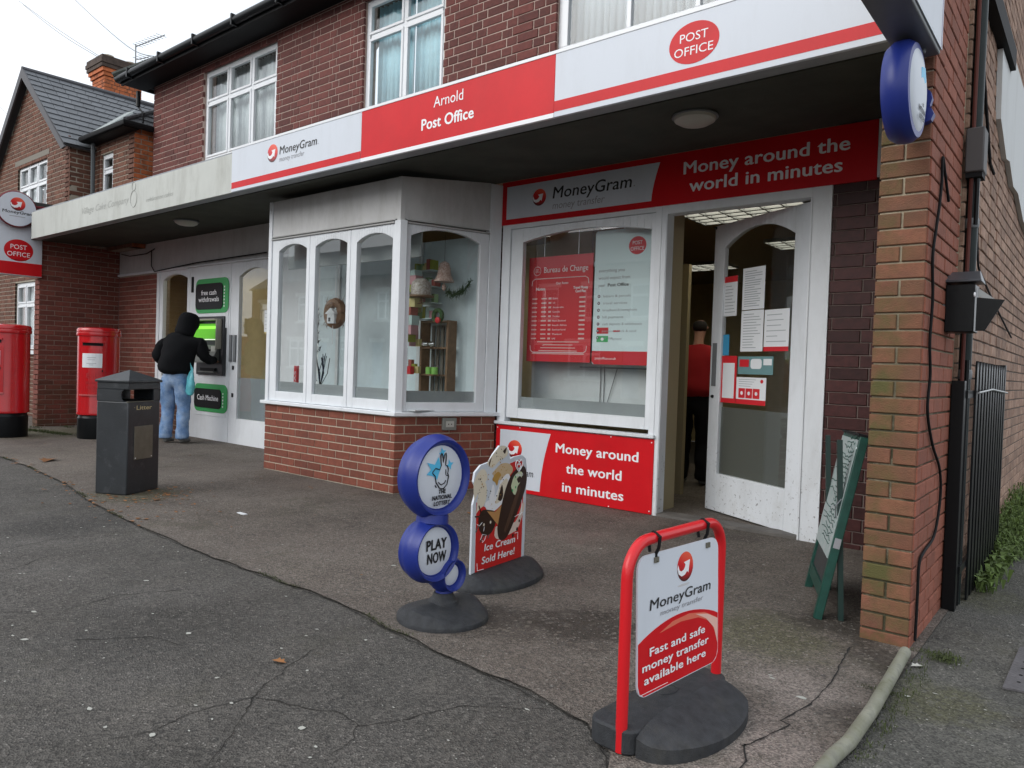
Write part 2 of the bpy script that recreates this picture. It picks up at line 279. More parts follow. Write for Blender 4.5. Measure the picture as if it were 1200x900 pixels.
class MB:
    def __init__(s): s.v = []; s.f = []
    def quadbox(s, P):
        k = len(s.v); s.v += P
        s.f += [tuple(k+i for i in q) for q in ((0, 3, 2, 1), (4, 5, 6, 7), (0, 1, 5, 4), (1, 2, 6, 5), (2, 3, 7, 6), (3, 0, 4, 7))]
        return s
    def box(s, F, a0, a1, b0, b1, c0, c1):
        s.quadbox([F(a0, b0, c0), F(a1, b0, c0), F(a1, b1, c0), F(a0, b1, c0), F(a0, b0, c1), F(a1, b0, c1), F(a1, b1, c1), F(a0, b1, c1)]); return s
    def prism(s, F, pts, c0, c1):
        ar = sum(pts[i][0]*pts[(i+1) % len(pts)][1]-pts[(i+1) % len(pts)][0]*pts[i][1] for i in range(len(pts)))
        if ar < 0: pts = pts[::-1]
        k = len(s.v); n = len(pts)
        s.v += [F(a, b, c0) for a, b in pts] + [F(a, b, c1) for a, b in pts]
        s.f += [tuple(range(k+n-1, k-1, -1)), tuple(range(k+n, k+2*n))] + [(k+i, k+(i+1) % n, k+n+(i+1) % n, k+n+i) for i in range(n)]
        return s
    def tube(s, pts, r, seg=10, cap=True):
        pts = [Vector(p) for p in pts]; rs = r if isinstance(r, (list, tuple)) else [r]*len(pts); k = len(s.v); up = None
        for i, p in enumerate(pts):
            d = (pts[min(i+1, len(pts)-1)]-pts[max(i-1, 0)])
            d = d.normalized() if d.length > 1e-9 else (pts[i]-pts[i-1]).normalized()
            if up is None: up = Vector((0, 0, 1)) if abs(d.z) < .9 else Vector((1, 0, 0)); x = d.cross(up).normalized()
            else:
                x = x0 - d*x0.dot(d)
                if x.length < .35: x = y0 - d*y0.dot(d)
                x.normalize()
            y = x.cross(d).normalized(); x0, y0 = x, y
            for j in range(seg):
                t = 2*PI*j/seg; s.v.append(p + x*math.cos(t)*rs[i] + y*math.sin(t)*rs[i])
        for i in range(len(pts)-1):
            for j in range(seg):
                a = k+i*seg+j; b = k+i*seg+(j+1) % seg; s.f.append((a, b, b+seg, a+seg))
        if cap: s.f += [tuple(k+j for j in range(seg))[::-1], tuple(k+(len(pts)-1)*seg+j for j in range(seg))]
        return s
    def lathe(s, F, a, b, prof, seg=32, sx=1, sy=1, close=True):
        """profile [(radius, c)] turned about the frame's normal through (a, b)"""
        k = len(s.v)
        for r, c in prof:
            for j in range(seg):
                t = 2*PI*j/seg; s.v.append(F(a+math.cos(t)*r*sx, b+math.sin(t)*r*sy, c))
        for i in range(len(prof)-1):
            for j in range(seg):
                p = k+i*seg+j; q = k+i*seg+(j+1) % seg; s.f.append((p, q, q+seg, p+seg))
        if close: s.f += [tuple(k+j for j in range(seg))[::-1], tuple(k+(len(prof)-1)*seg+j for j in range(seg))]
        return s
    def build(s, name, m, parent=None, smooth=False, bevel=0, kind=None):
        me = bpy.data.meshes.new(name); me.from_pydata([tuple(v) for v in s.v], [], s.f); me.materials.append(m)
        bm = bmesh.new(); bm.from_mesh(me); bmesh.ops.recalc_face_normals(bm, faces=bm.faces); bm.to_mesh(me); bm.free()
        if smooth: me.shade_smooth() if smooth is True else None
        o = link(name, me, parent)
        if smooth: me.set_sharp_from_angle(angle=math.radians(38))
        if bevel:
            q = o.modifiers.new('bevel', 'BEVEL'); q.width = bevel; q.segments = 2; q.limit_method = 'ANGLE'; q.angle_limit = math.radians(40)
            if not smooth: me.shade_smooth(); me.set_sharp_from_angle(angle=math.radians(30))
        if kind: o['kind'] = kind
        return o
def wm(o):
    """world matrix of an object from its own transform (no depsgraph update needed)"""
    M = o.matrix_basis.copy()
    return wm(o.parent) @ o.matrix_parent_inverse @ M if o.parent else M
def link(name, me, parent=None):
    o = bpy.data.objects.new(name, me); COL.objects.link(o)
    if parent: o.parent = parent; o.matrix_parent_inverse = wm(parent).inverted()
    return o
def thing(name, label, cat, loc=(0, 0, 0), group=None):
    o = bpy.data.objects.new(name, None); COL.objects.link(o); o.location = loc; o.empty_display_size = .1
    return tag(o, label, cat, group)
def tag(o, label, cat, group=None):
    o['label'] = label; o['category'] = cat
    if group: o['group'] = group
    return o
def box(name, m, parent, F, a0, a1, b0, b1, c0, c1, bevel=0): return MB().box(F, a0, a1, b0, b1, c0, c1).build(name, m, parent, bevel=bevel)

def text(s, F, a, b, w, h, m, parent, c=.002, name='lettering', bold=0, shear=0, align='L', th=.0012):
    """words set on plane F with their left foot at a, b (or centred on a), w wide; h = cap height"""
    if '\n' in s:
        L = s.split('\n'); wd = []
        for q in L:
            cu = bpy.data.curves.new('t', 'FONT'); cu.body = q; ob = bpy.data.objects.new('t', cu); me = bpy.data.meshes.new_from_object(ob); bpy.data.objects.remove(ob); bpy.data.curves.remove(cu)
            xs = [v.co.x for v in me.vertices]; wd.append(max(xs)-min(xs)); bpy.data.meshes.remove(me)
        for k, q in enumerate(L): text(q, F, a, b-k*h*1.38, w*wd[k]/max(wd), h, m, parent, c, name, bold, shear, align, th)
        return None
    cu = bpy.data.curves.new('t', 'FONT'); cu.body = s; cu.size = 1; cu.resolution_u = 3; cu.shear = shear; cu.space_line = .95
    if bold: cu.space_character = 1+bold*1.2
    if align == 'C' and '\n' in s: cu.align_x = 'CENTER'
    ob = bpy.data.objects.new('t', cu); me = bpy.data.meshes.new_from_object(ob); bpy.data.objects.remove(ob); bpy.data.curves.remove(cu)
    if not me.vertices: return None
    xs = [v.co.x for v in me.vertices]; x0, x1 = min(xs), max(xs); sx = w/(x1-x0); sy = h/.70
    if align == 'C': a -= w/2
    V = []; Fc = []; shifts = [(0, 0)] + ([(bold, 0), (-bold, 0), (0, bold*.6), (0, -bold*.6)] if bold else [])
    for k, (ox, oy) in enumerate(shifts):
        q = len(V); V += [tuple(F(a+(v.co.x-x0+ox)*sx, b+(v.co.y+oy)*sy, c+k*.00012)) for v in me.vertices]; Fc += [tuple(q+i for i in p.vertices) for p in me.polygons]
    bpy.data.meshes.remove(me); me = bpy.data.meshes.new(name); me.from_pydata(V, [], Fc); me.materials.append(m)
    return link(name, me, parent)

def ell(a, b, ra, rb, n=28, t0=0, t1=2*PI, end=False):
    return [(a+ra*math.cos(t0+(t1-t0)*i/(n-1 if end else n)), b+rb*math.sin(t0+(t1-t0)*i/(n-1 if end else n))) for i in range(n)]
def rrect(a0, a1, b0, b1, r, n=5, corners=(1, 1, 1, 1)):
    P = []
    for (cx, cy, t, k) in ((a1-r, b1-r, 0, corners[0]), (a0+r, b1-r, PI/2, corners[1]), (a0+r, b0+r, PI, corners[2]), (a1-r, b0+r, 1.5*PI, corners[3])):
        if k: P += [(cx+r*math.cos(t+PI/2*i/n), cy+r*math.sin(t+PI/2*i/n)) for i in range(n+1)]
        else: P.append((cx+(r if cx > (a0+a1)/2 else -r), cy+(r if cy > (b0+b1)/2 else -r)))
    return P
def flat(name, m, parent, F, pts, c, th=.001): return MB().prism(F, pts, c-th, c).build(name, m, parent)

# ------------------------------------------------------------------ brickwork
EYE = Vector((0, 0, 1.18))
brick_mesh = {}
def one_brick(w, h, m, d=.035):
    key = (round(w*500), round(h*500), m.name)
    if key in brick_mesh: return brick_mesh[key]
    e = .0035; V = [(0, 0, 0), (w, 0, 0), (w, 0, h), (0, 0, h), (0, -d, 0), (w, -d, 0), (w, -d, h), (0, -d, h)]
    V = [(0, d, 0), (w, d, 0), (w, d, h), (0, d, h), (0, 0, 0), (w, 0, 0), (w, 0, h), (0, 0, h), (e, -e, e), (w-e, -e, e), (w-e, -e, h-e), (e, -e, h-e)]
    Fc = [(8, 9, 10, 11), (4, 5, 9, 8), (5, 6, 10, 9), (6, 7, 11, 10), (7, 4, 8, 11), (0, 1, 5, 4), (1, 2, 6, 5), (2, 3, 7, 6), (3, 0, 4, 7)]
    me = bpy.data.meshes.new('brick'); me.from_pydata(V, [], Fc); me.materials.append(m); brick_mesh[key] = me; return me
def cells(a0, a1, b0, b1, holes):
    A = sorted({a0, a1, *[x for h in holes for x in h[:2] if a0 < x < a1]}); B = sorted({b0, b1, *[x for h in holes for x in h[2:4] if b0 < x < b1]})
    for i in range(len(A)-1):
        for j in range(len(B)-1):
            ca, cb = (A[i]+A[i+1])/2, (B[j]+B[j+1])/2
            if not any(h[0] < ca < h[1] and h[2] < cb < h[3] for h in holes): yield A[i], A[i+1], B[j], B[j+1]
def brickwall(F, a0, a1, b0, b1, course, st, hd, bond, m, mort, wallpart, holes=(), joint=.009, thick=.20, off=0, inside=None, b_ref=None, slab=True, jd=.006):
    """mortar slab as the wall part, returns brick specs (size, F, a, b, w, h, material, wallpart)"""
    if slab:
        mb = MB()
        big = [(h[0]-.004, h[1]+.004, h[2]-.004, h[3]+.004) for h in holes]
        for c in cells(a0+.004, a1-.004, b0, b1, big): mb.box(F, *c, -thick, -jd)
        wp = mb.build(wallpart[0], mort, wallpart[1])
    else: wp = wallpart[1]
    out = []; k = 0; b = b_ref if b_ref is not None else b0
    while b < b1-.01:
        h = min(course, b1-b)-joint
        if bond == 'flemish': seq = [st, hd] if k % 2 == 0 else [hd, st]; x = a0+off-(0 if k % 2 == 0 else (st-hd)/2+hd) - (st+hd)*2
        elif bond == 'stretcher': seq = [st]; x = a0+off-(0 if k % 2 == 0 else st/2) - st*2
        elif bond == 'pier': seq = [a1-a0+joint] if k % 2 == 0 else [(a1-a0+joint)/2]*2; x = a0
        i = 0
        while x < a1:
            w0 = seq[i % len(seq)]; i += 1; s, e = max(x, a0), min(x+w0-joint, a1)
            spans = [(s, e)]
            for hl in holes:
                if b+h*.5 > hl[2] and b+h*.5 < hl[3]:
                    spans = [q for (p0, p1) in spans for q in ((p0, min(p1, hl[0])), (max(p0, hl[1]), p1)) if q[1]-q[0] > .018]
            for p0, p1 in spans:
                if p1-p0 > .02 and h > .015 and (inside is None or inside((p0+p1)/2, b+h/2)):
                    mm = m(random.random(), (p0+p1)/2, b) if callable(m) else m
                    d = (F((p0+p1)/2, b)-EYE).length
                    out.append((((p1-p0))*abs((F((p0+p1)/2, b)-EYE).normalized().dot(F.n))/d, F, p0, b, p1-p0, h, mm, wp))
            x += w0
        b += course; k += 1
    return out
def emit_bricks(specs, limit=300):
    specs.sort(key=lambda s: -s[0]); rest = {}
    for k, (sz, F, a, b, w_, h, m, wp) in enumerate(specs):
        j = random.uniform(-.0012, .0018)
        if k < limit:
            wq = round(w_*500)/500; hq = round(h*500)/500; o = bpy.data.objects.new('brick', one_brick(wq, hq, m)); COL.objects.link(o)
            M = Matrix((( F.u.x, -F.n.x, F.v.x, 0), (F.u.y, -F.n.y, F.v.y, 0), (F.u.z, -F.n.z, F.v.z, 0), (0, 0, 0, 1))); M.translation = F(a, b, j)
            o.parent = wp; o.matrix_parent_inverse = wm(wp).inverted(); o.matrix_basis = M
        else:
            mb = rest.setdefault((id(wp), m.name), (wp, m, MB()))[2]; e = .003; q = len(mb.v)
            mb.v += [F(a, b, -.03), F(a+w_, b, -.03), F(a+w_, b+h, -.03), F(a, b+h, -.03), F(a, b, j-e), F(a+w_, b, j-e), F(a+w_, b+h, j-e), F(a, b+h, j-e), F(a+e, b+e, j), F(a+w_-e, b+e, j), F(a+w_-e, b+h-e, j), F(a+e, b+h-e, j)]
            mb.f += [tuple(q+i for i in t) for t in ((8, 9, 10, 11), (4, 5, 9, 8), (5, 6, 10, 9), (6, 7, 11, 10), (7, 4, 8, 11), (0, 1, 5, 4), (1, 2, 6, 5), (2, 3, 7, 6), (3, 0, 4, 7))]
    for wp, m, mb in rest.values(): mb.build('bricks', m, wp, kind='stuff')

# ------------------------------------------------------------------ windows
def arch_frame(mb, F, A0, A1, B0, B1, h, c0, c1, n=14, p=2.0):
    """solid panel A0..A1 x B0..B1 with an arched hole h=(a0,a1,b0,spring,crown)"""
    a0, a1, b0, bs, bc = h
    mb.box(F, A0, a0, B0, B1, c0, c1); mb.box(F, a1, A1, B0, B1, c0, c1); mb.box(F, a0, a1, B0, b0, c0, c1)
    X = [a0+(a1-a0)*i/n for i in range(n+1)]; Y = [bs+(bc-bs)*(1-abs(2*i/n-1)**p) for i in range(n+1)]
    for i in range(n):
        mb.quadbox([F(X[i], Y[i], c0), F(X[i+1], Y[i+1], c0), F(X[i+1], B1, c0), F(X[i], B1, c0), F(X[i], Y[i], c1), F(X[i+1], Y[i+1], c1), F(X[i+1], B1, c1), F(X[i], B1, c1)])
    return [(a0, b0), (a1, b0)] + [(X[i], Y[i]) for i in range(n, -1, -1)]
def pane(parent, F, pts, c, m=None, grow=.006):
    ca = sum(p[0] for p in pts)/len(pts); cb = sum(p[1] for p in pts)/len(pts)
    pts = [(a+(grow if a > ca else -grow), b+(grow if b > cb else -grow)) for a, b in pts]
    return MB().prism(F, pts, c-.002, c+.002).build('pane', m or GLASS, parent)
def casement(parent, F, a0, a1, b0, b1, cols, curt, fr=.055, c=-.05, trans=None, sash=True, name='window'):
    """window of a house: outer frame, mullions, opening sashes; panes and curtains are its parts"""
    mb = MB(); d0, d1 = c-.06, c
    mb.box(F, a0, a1, b1-fr, b1, d0, d1); mb.box(F, a0, a1, b0, b0+fr, d0, d1+.0); mb.box(F, a0, a0+fr, b0+fr, b1-fr, d0, d1); mb.box(F, a1-fr, a1, b0+fr, b1-fr, d0, d1)
    W = (a1-a0-2*fr)/cols; ps = []
    for i in range(cols):
        x0 = a0+fr+W*i; x1 = x0+W
        if i: mb.box(F, x0-.022, x0+.022, b0+fr, b1-fr, d0, d1-.001)
        if trans is not None:
            mb.box(F, x0+.022, x1-.022, trans-.022, trans+.022, d0, d1-.002); rows = [(b0+fr, trans-.022), (trans+.022, b1-fr)]
        else: rows = [(b0+fr, b1-fr)]
        for r0, r1 in rows:
            q0, q1 = x0+(.022 if i else 0), x1-(.022 if i < cols-1 else 0); s = .032 if sash else .004
            if sash:
                mb.box(F, q0, q1, r1-s, r1, d1-.03, d1+.012); mb.box(F, q0, q1, r0, r0+s, d1-.03, d1+.012); mb.box(F, q0, q0+s, r0+s, r1-s, d1-.03, d1+.012); mb.box(F, q1-s, q1, r0+s, r1-s, d1-.03, d1+.012)
            ps.append((q0+s, q1-s, r0+s, r1-s))
    wo = mb.build(name, UPVC, parent, bevel=.004)
    for q0, q1, r0, r1 in ps: MB().box(F, q0-.005, q1+.005, r0-.005, r1+.005, c-.03, c-.024).build('pane', GLASS, wo)
    if curt:
        m, spans = curt
        for s0, s1 in spans:
            k = MB(); n = max(10, int((s1-s0)/.022)); k0 = len(k.v)
            for i in range(n+1):
                x = s0+(s1-s0)*i/n; dd = c-.16+.018*math.sin(i*1.9)+.01*math.sin(i*.7)
                k.v += [F(x, b0+.02, dd), F(x, b1-.02, dd)]
                if i: k.f.append((k0+2*i-2, k0+2*i, k0+2*i+1, k0+2*i-1))
            o = k.build('curtain', m, wo, smooth=True); q = o.modifiers.new('thickness', 'SOLIDIFY'); q.thickness = .003
    return wo

# ================================================================== GROUND
def sheet(name, m, pts, z, kind='structure', thick=0):
    mb = MB(); mb.prism(Fr((0, 0, 0), (1, 0, 0), (0, 1, 0)), pts, z-thick, z) if thick else None
    if not thick: mb.v = [Vector((x, y, z)) for x, y in pts]; mb.f = [tuple(range(len(pts)))]
    o = mb.build(name, m); o['kind'] = kind; return o
ground = sheet('road', ROADM, [(-300, -300), (300, -300), (300, 300), (-300, 300)], -.14)
pavement = sheet('pavement', ASPH, [(-70, -2.2), (40, -2.2), (40, 60), (-70, 60)], -.010, thick=.12)
sheet('far_pavement', ASPH, [(-90, -17.2), (40, -17.2), (40, -12.5), (-90, -12.5)], -.010, thick=.12)
kb = MB()
for i in range(90): kb.box(W0, -60+i*.92, -59.09+i*.92, -.14, -.008, 2.2, 2.34)
kb.build('kerb', mat('kerb_stone', (.28, .27, .25), .8, var=.15), kind='structure')
EDGE = [(-16, 2.9), (-9.5, 2.76), (-8.7, 2.74), (-7.3, 2.62), (-6.4, 2.46), (-5.75, 2.38), (-4.9, 2.31), (-4.08, 2.27), (-2.89, 2.28), (-2.4, 2.2), (-2.08, 2.17), (-1.6, 2.13), (-1.31, 2.08), (-1.15, 1.95), (-.97, 1.6), (-.62, 1.2)]
fine = []
for (x0, y0), (x1, y1) in zip(EDGE, EDGE[1:]):
    n = max(2, int(math.hypot(x1-x0, y1-y0)/.06))
    for i in range(n):
        t = i/n; x = x0+(x1-x0)*t; y = y0+(y1-y0)*t; q = noise.noise(Vector((x*5, y*5, 0)))*.022+noise.noise(Vector((x*17, 3, 0)))*.008
        fine.append((x, y+q))
fine.append(EDGE[-1])
forecourt = sheet('forecourt', FORE, fine+[(-.60, 1.2), (-.60, 3.8), (-.60, 9), (-16, 9)], 0)
sheet('side_path', PATHM, [(-.60, -2.2), (12, -2.2), (12, 40), (-.60, 40)], -.004)
def ribbon(pts, w0, w1, z, m, name, parent, jit=.012, step=.025):
    P = []
    for (x0, y0), (x1, y1) in zip(pts, pts[1:]):
        n = max(1, int(math.hypot(x1-x0, y1-y0)/step)); P += [(x0+(x1-x0)*i/n, y0+(y1-y0)*i/n) for i in range(n)]
    P.append(pts[-1]); mb = MB(); N = len(P)
    for i, (x, y) in enumerate(P):
        a, b = P[max(0, i-1)], P[min(N-1, i+1)]; d = Vector((b[0]-a[0], b[1]-a[1])).normalized(); j = noise.noise(Vector((x*22, y*22, 1)))*jit+noise.noise(Vector((x*60, y*60, 1)))*jit*.5
        ww = (w0+(w1-w0)*i/N)*(.45+.9*random.random()); px, py = x-d.y*j, y+d.x*j
        mb.v += [Vector((px-d.y*ww/2, py+d.x*ww/2, z)), Vector((px+d.y*ww/2, py-d.x*ww/2, z))]
        if i: mb.f.append((2*i-2, 2*i-1, 2*i+1, 2*i))
    return mb.build(name, m, parent)
for i, L in enumerate([[(-2.5, 1.83), (-2.35, 1.52), (-2.285, 1.434), (-2.081, 1.218), (-1.95, 1.05)], [(-2.285, 1.434), (-2.324, 1.307), (-2.331, 1.192), (-2.30, 1.10), (-2.35, .98)],
          [(-2.278, 1.44), (-2.154, 1.494), (-2.044, 1.527), (-2.002, 1.567), (-1.864, 1.557), (-1.828, 1.598), (-1.793, 1.679)], [(-1.864, 1.557), (-1.806, 1.496), (-1.78, 1.38)],
          [(-4.584, 1.335), (-4.641, 1.473), (-4.758, 1.619), (-4.7, 1.9)], [(-5.1, 1.567), (-5.187, 1.886), (-5.0, 2.1)], [(-1.793, 1.679), (-1.7, 1.9), (-1.481, 2.074)], [(-3.6, 1.9), (-3.75, 1.6), (-3.7, 1.3), (-3.9, 1.1)], [(-3.3, 1.2), (-3.1, 1.45), (-2.9, 1.5)]]):
    ribbon(L, .005, .0025, -.0075, CRACK2, 'crack', pavement)
for L in [[(-.792, 2.75), (-.827, 2.542), (-.795, 2.531), (-.844, 2.316), (-.86, 2.28)], [(-.838, 3.45), (-.824, 3.3), (-.79, 3.0), (-.792, 2.75)], [(-.86, 2.30), (-.815, 2.2), (-.80, 2.05)]]:
    ribbon(L, .007, .004, .0025, CRACK, 'crack', forecourt, jit=.006)
ribbon([(x, y-.008) for x, y in EDGE[1:-1]], .0055, .005, -.0055, CRACK2, 'crack', pavement, jit=.012)
# moss and grit along the seam: short tufts, uncountable
def tufts(name, m, spots, n, spread, h, kind='stuff', seed=1, flatness=.4):
    rnd = random.Random(seed); mb = MB()
    for k in range(n):
        x, y = rnd.choice(spots) if not callable(spots) else spots(rnd); x += rnd.gauss(0, spread); y += rnd.gauss(0, spread*.5); a = rnd.random()*2*PI; s = h*(.4+rnd.random()); q = len(mb.v)
        d = Vector((math.cos(a), math.sin(a), 0)); e = Vector((-d.y, d.x, 0))*s*.35; p = Vector((x, y, 0)); mb.v += [p-e*.5, p+e*.5, p+d*s*flatness+e*.1+Vector((0, 0, s)), p+d*s*flatness-e*.1+Vector((0, 0, s))]
        mb.f.append((q, q+1, q+2, q+3))
    return mb.build(name, m, kind=kind)
seam = [p for p in fine if -9.5 < p[0] < -1.4]
tufts('moss', MOSS, [p for p in seam if noise.noise(Vector((p[0]*2.2, 0, 4))) > .12], 1500, .020, .007, seed=3)
tufts('moss', MOSS, [(x, 3.05+.02*random.random()) for x in [-.66, -.62, -.58]]+[(-.56, 2.7), (-.56, 2.5), (-.57, 2.9), (-.55, 3.3), (-.60, 3.62), (-.56, 3.64), (-.5, 3.66), (-.48, 3.6)], 700, .03, .007, seed=4)
tufts('moss', MOSS, [(-12.7+.1*i, 3.95+.02*i) for i in range(12)]+[(-12.9, 4.2), (-12.8, 4.6), (-12.85, 5.0)], 1500, .09, .02, seed=5)
# fallen leaves, grit and gum on the ground
def scatter(name, m, pts, s0, s1, z=.002, curl=.3, seed=2):
    rnd = random.Random(seed); mb = MB()
    for x, y in pts:
        s = s0+(s1-s0)*rnd.random()**2; a = rnd.random()*2*PI; n = 6; q = len(mb.v); base = 0 if y > 2.3 else -.0085
        for i in range(n):
            t = a+2*PI*i/n; r = s*(.55+.5*rnd.random())*(1 if i % 3 else 1.35); mb.v.append(Vector((x+r*math.cos(t), y+r*math.sin(t)*.7, base+z+curl*s*rnd.random())))
        mb.f.append(tuple(range(q, q+n)))
    return mb.build(name, m, kind='stuff')
R_ = random.Random(11)
scatter('fallen_leaves', LEAF, [(-6.25+R_.gauss(0, .16), 2.9+R_.gauss(0, .2)) for _ in range(90)]+[(-6.1+R_.gauss(0, .6), 2.75+R_.gauss(0, .25)) for _ in range(60)]+[(p[0]+R_.gauss(0, .05), p[1]+R_.gauss(0, .04)) for p in R_.choices(seam[:70], k=60)]+[(R_.uniform(-12, -3), R_.uniform(2.6, 4.6)) for _ in range(40)], .008, .028)
scatter('pale_grit', GUM, [(R_.uniform(-9, -.8), R_.uniform(2.4, 5.2)) for _ in range(170)]+[(R_.uniform(-6, -1), R_.uniform(.8, 2.3)) for _ in range(120)]+[(R_.uniform(-.7, .4), R_.uniform(2.2, 5)) for _ in range(60)]+[(p[0], p[1]+.03) for p in R_.choices(seam, k=40)]+[(-6.1+R_.gauss(0, .5), 2.8+R_.gauss(0, .25)) for _ in range(40)], .003, .011, curl=.1, seed=6)
scatter('gum_spots', GUM, [(-2.598, 1.754), (-2.865, 2.291), (-2.525, 1.431), (-5.08, 3.046), (-2.3, 1.36), (-1.98, 1.42), (-1.85, 1.38), (-.83, 2.78), (-2.1, 4.28), (-1.63, 4.56), (-.976, 2.877), (-.99, 2.9), (-2.601, 1.021), (-3.2, 2.9)]+[(R_.uniform(-5, -1), R_.uniform(.8, 2)) for _ in range(12)], .009, .02, curl=.02, seed=8)
def leaf(x, y, s, label, rot=0, m=LEAF):
    mb = MB(); z = .004 if y > 2.3 else -.004
    P = [(-1, 0), (-.5, .28), (-.35, .6), (0, .33), (.35, .55), (.5, .22), (1, .05), (.5, -.2), (.3, -.5), (0, -.3), (-.4, -.45), (-.5, -.2)]
    for a, b in P: mb.v.append(Vector((x+s*(a*math.cos(rot)-b*math.sin(rot)), y+s*(a*math.sin(rot)+b*math.cos(rot)), z+.35*s*abs(b))))
    mb.v.append(Vector((x, y, z))); n = len(P); mb.f = [(i, (i+1) % n, n) for i in range(n)]
    return tag(mb.build('fallen_leaf', m), label, 'leaf')
leaf(-2.485, 1.668, .035, 'brown dead leaf lying on the dark footway in the foreground', .3)
leaf(-8.896, 3.017, .16, 'large pale brown leaf on the forecourt left of the litter bin', -.6)
leaf(-.60+.03, 3.42, .03, 'pale curled leaf beside the foot of the brick pier', .8, GUM)
tag(MB().box(W0, -5.12, -5.02, .001, .006, -3.06, -3.03).build('paper_scrap', P_WHITE), 'small white paper scrap on the forecourt right of the litter bin', 'litter')
mh = tag(MB().prism(Fr((0, 0, 0), (1, 0, 0), (0, 1, 0)), [(-.275, 3.42), (-.05, 3.46), (-.10, 4.1), (-.265, 4.0)], -.002, .006).build('manhole_cover', mat('cast_iron_grey', (.085, .08, .085), .6, var=.15, bump=.5, bscale=60)), 'grey metal inspection cover let into the side path by the right edge', 'manhole cover')
for i in range(5):
    for j in range(3): MB().lathe(Fr((0, 0, 0), (1, 0, 0), (0, 1, 0)), -.23+j*.055, 3.52+i*.09, [(.008, .006), (.006, .0075)], 6).build('stud', BLKM, mh)

# ================================================================== POST OFFICE BUILDING
B = thing('post_office_building', 'two storey dark red brick shop with post office signs above a recessed shopfront', 'building', (-6.3, 5.46, 0))
SPEC = []
F5 = FX(5.46)
upper_holes = [(-10.41, -8.54, 4.03, 5.33), (-6.80, -5.50, 4.03, 5.33), (-4.06, -1.95, 4.03, 5.33)]
SPEC += brickwall(F5, -11.95, -.642, 2.99, 5.44, .0874, .2565, .1325, 'flemish', B_UP, mat('mortar_pinkish', (.46, .35, .30), .95, var=.15, vscale=14, bump=.3, bscale=150), ('upper_wall', B), upper_holes, joint=.012, off=.05, b_ref=3.05)
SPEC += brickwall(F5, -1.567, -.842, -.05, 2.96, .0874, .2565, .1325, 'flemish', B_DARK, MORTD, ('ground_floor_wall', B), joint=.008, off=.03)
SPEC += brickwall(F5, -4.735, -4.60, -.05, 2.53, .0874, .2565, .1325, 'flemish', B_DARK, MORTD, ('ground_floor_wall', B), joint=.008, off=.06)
SPEC += brickwall(F5, -13.07, -11.69, -.1, 2.49, .078, .225, .11, 'stretcher', B_LOW, MORT, ('ground_floor_wall', B), joint=.010)
SPEC += brickwall(F5, -11.69, -10.60, -.1, .80, .078, .225, .11, 'stretcher', B_LOW, MORT, ('ground_floor_wall', B), joint=.010)
# bay: front, splayed side, hidden left side
BF = FX(4.484); bd = Vector((.36, .933, 0)).normalized(); FA = Fr((-4.989, 4.484, 0), bd)
SPEC += brickwall(BF, -7.065, -4.989, -.03, .705, .0775, .225, .11, 'stretcher', B_BAY, MORTL, ('bay_wall', B), joint=.010, off=.11, b_ref=-.07)
SPEC += brickwall(FA, 0, 1.03, -.03, .705, .0775, .225, .11, 'stretcher', B_BAY, MORTL, ('bay_wall', B), joint=.010, off=.10, b_ref=-.07)
box('bay_wall', B_BAY, B, Fr((-7.40, 5.46, 0), (.335, -.976, 0)), 0, 1.02, -.03, .705, -.2, 0)
sl = MB().prism(Fr((0, 0, 0), (1, 0, 0), (0, 1, 0)), [(-7.11, 4.445), (-4.955, 4.445), (-4.56, 5.45), (-7.5, 5.45)], .706, .742); sl.build('bay_sill', PAINT, B, bevel=.006)
def bay_panel(F, A0, A1, h, name='window'):
    mb = MB(); P = arch_frame(mb, F, A0, A1, .745, 2.447, h, -.055, .0, p=2.2)
    wo = mb.build(name, PAINT, B, bevel=.004); pane(wo, F, P, -.03, GLASSR)
    fm = MB().box(F, h[0]+.002, h[1]-.002, h[2], h[2]+.105, -.037, -.034).build('frosted_film', FROST, wo); return wo
bay_panel(BF, -6.998, -6.340, (-6.88, -6.39, .846, 2.323, 2.386))
bay_panel(BF, -6.334, -5.690, (-6.245, -5.74, .844, 2.325, 2.383))
bay_panel(BF, -5.684, -5.055, (-5.597, -5.09, .843, 2.315, 2.383))
bay_panel(FA, .045, .90, (.105, .809, .832, 2.345, 2.428))
MB().box(BF, -7.06, -7.002, .742, 2.86, -.08, .012).build('corner_post', PAINT, B, bevel=.004); mb = MB(); mb.prism(Fr((0, 0, 0), (1, 0, 0), (0, 1, 0)), [(-5.052, 4.52), (-5.052, 4.470), (-4.975, 4.470), (-4.945, 4.53), (-5.0, 4.55)], .742, 2.47)
mb.build('corner_post', PAINT, B, bevel=.004); mb = MB(); mb.box(FA, .904, 1.03, .742, 2.93, -.08, .012); mb.build('corner_post', PAINT, B, bevel=.004)
mb = MB(); mb.box(BF, -7.0, -5.054, 2.449, 2.462, -.04, .018); mb.box(FA, .03, .902, 2.449, 2.462, -.04, .018)
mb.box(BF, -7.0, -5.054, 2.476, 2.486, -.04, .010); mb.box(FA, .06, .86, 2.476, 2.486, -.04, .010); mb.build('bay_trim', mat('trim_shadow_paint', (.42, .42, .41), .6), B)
box('bay_board', BOARD, B, BF, -7.0, -5.0, 2.487, 2.86, -.04, .0); MB().prism(FA, [(.012, 2.487), (.904, 2.487), (.904, 2.935), (.012, 2.862)], -.04, .0).build('bay_board', BOARD, B)
MB().prism(Fr((0, 0, 0), (1, 0, 0), (0, 1, 0)), [(-5.03, 4.50), (-5.03, 4.479), (-4.987, 4.479), (-4.970, 4.520), (-4.995, 4.53)], 2.471, 2.861).build('corner_batten', BOARD, B)
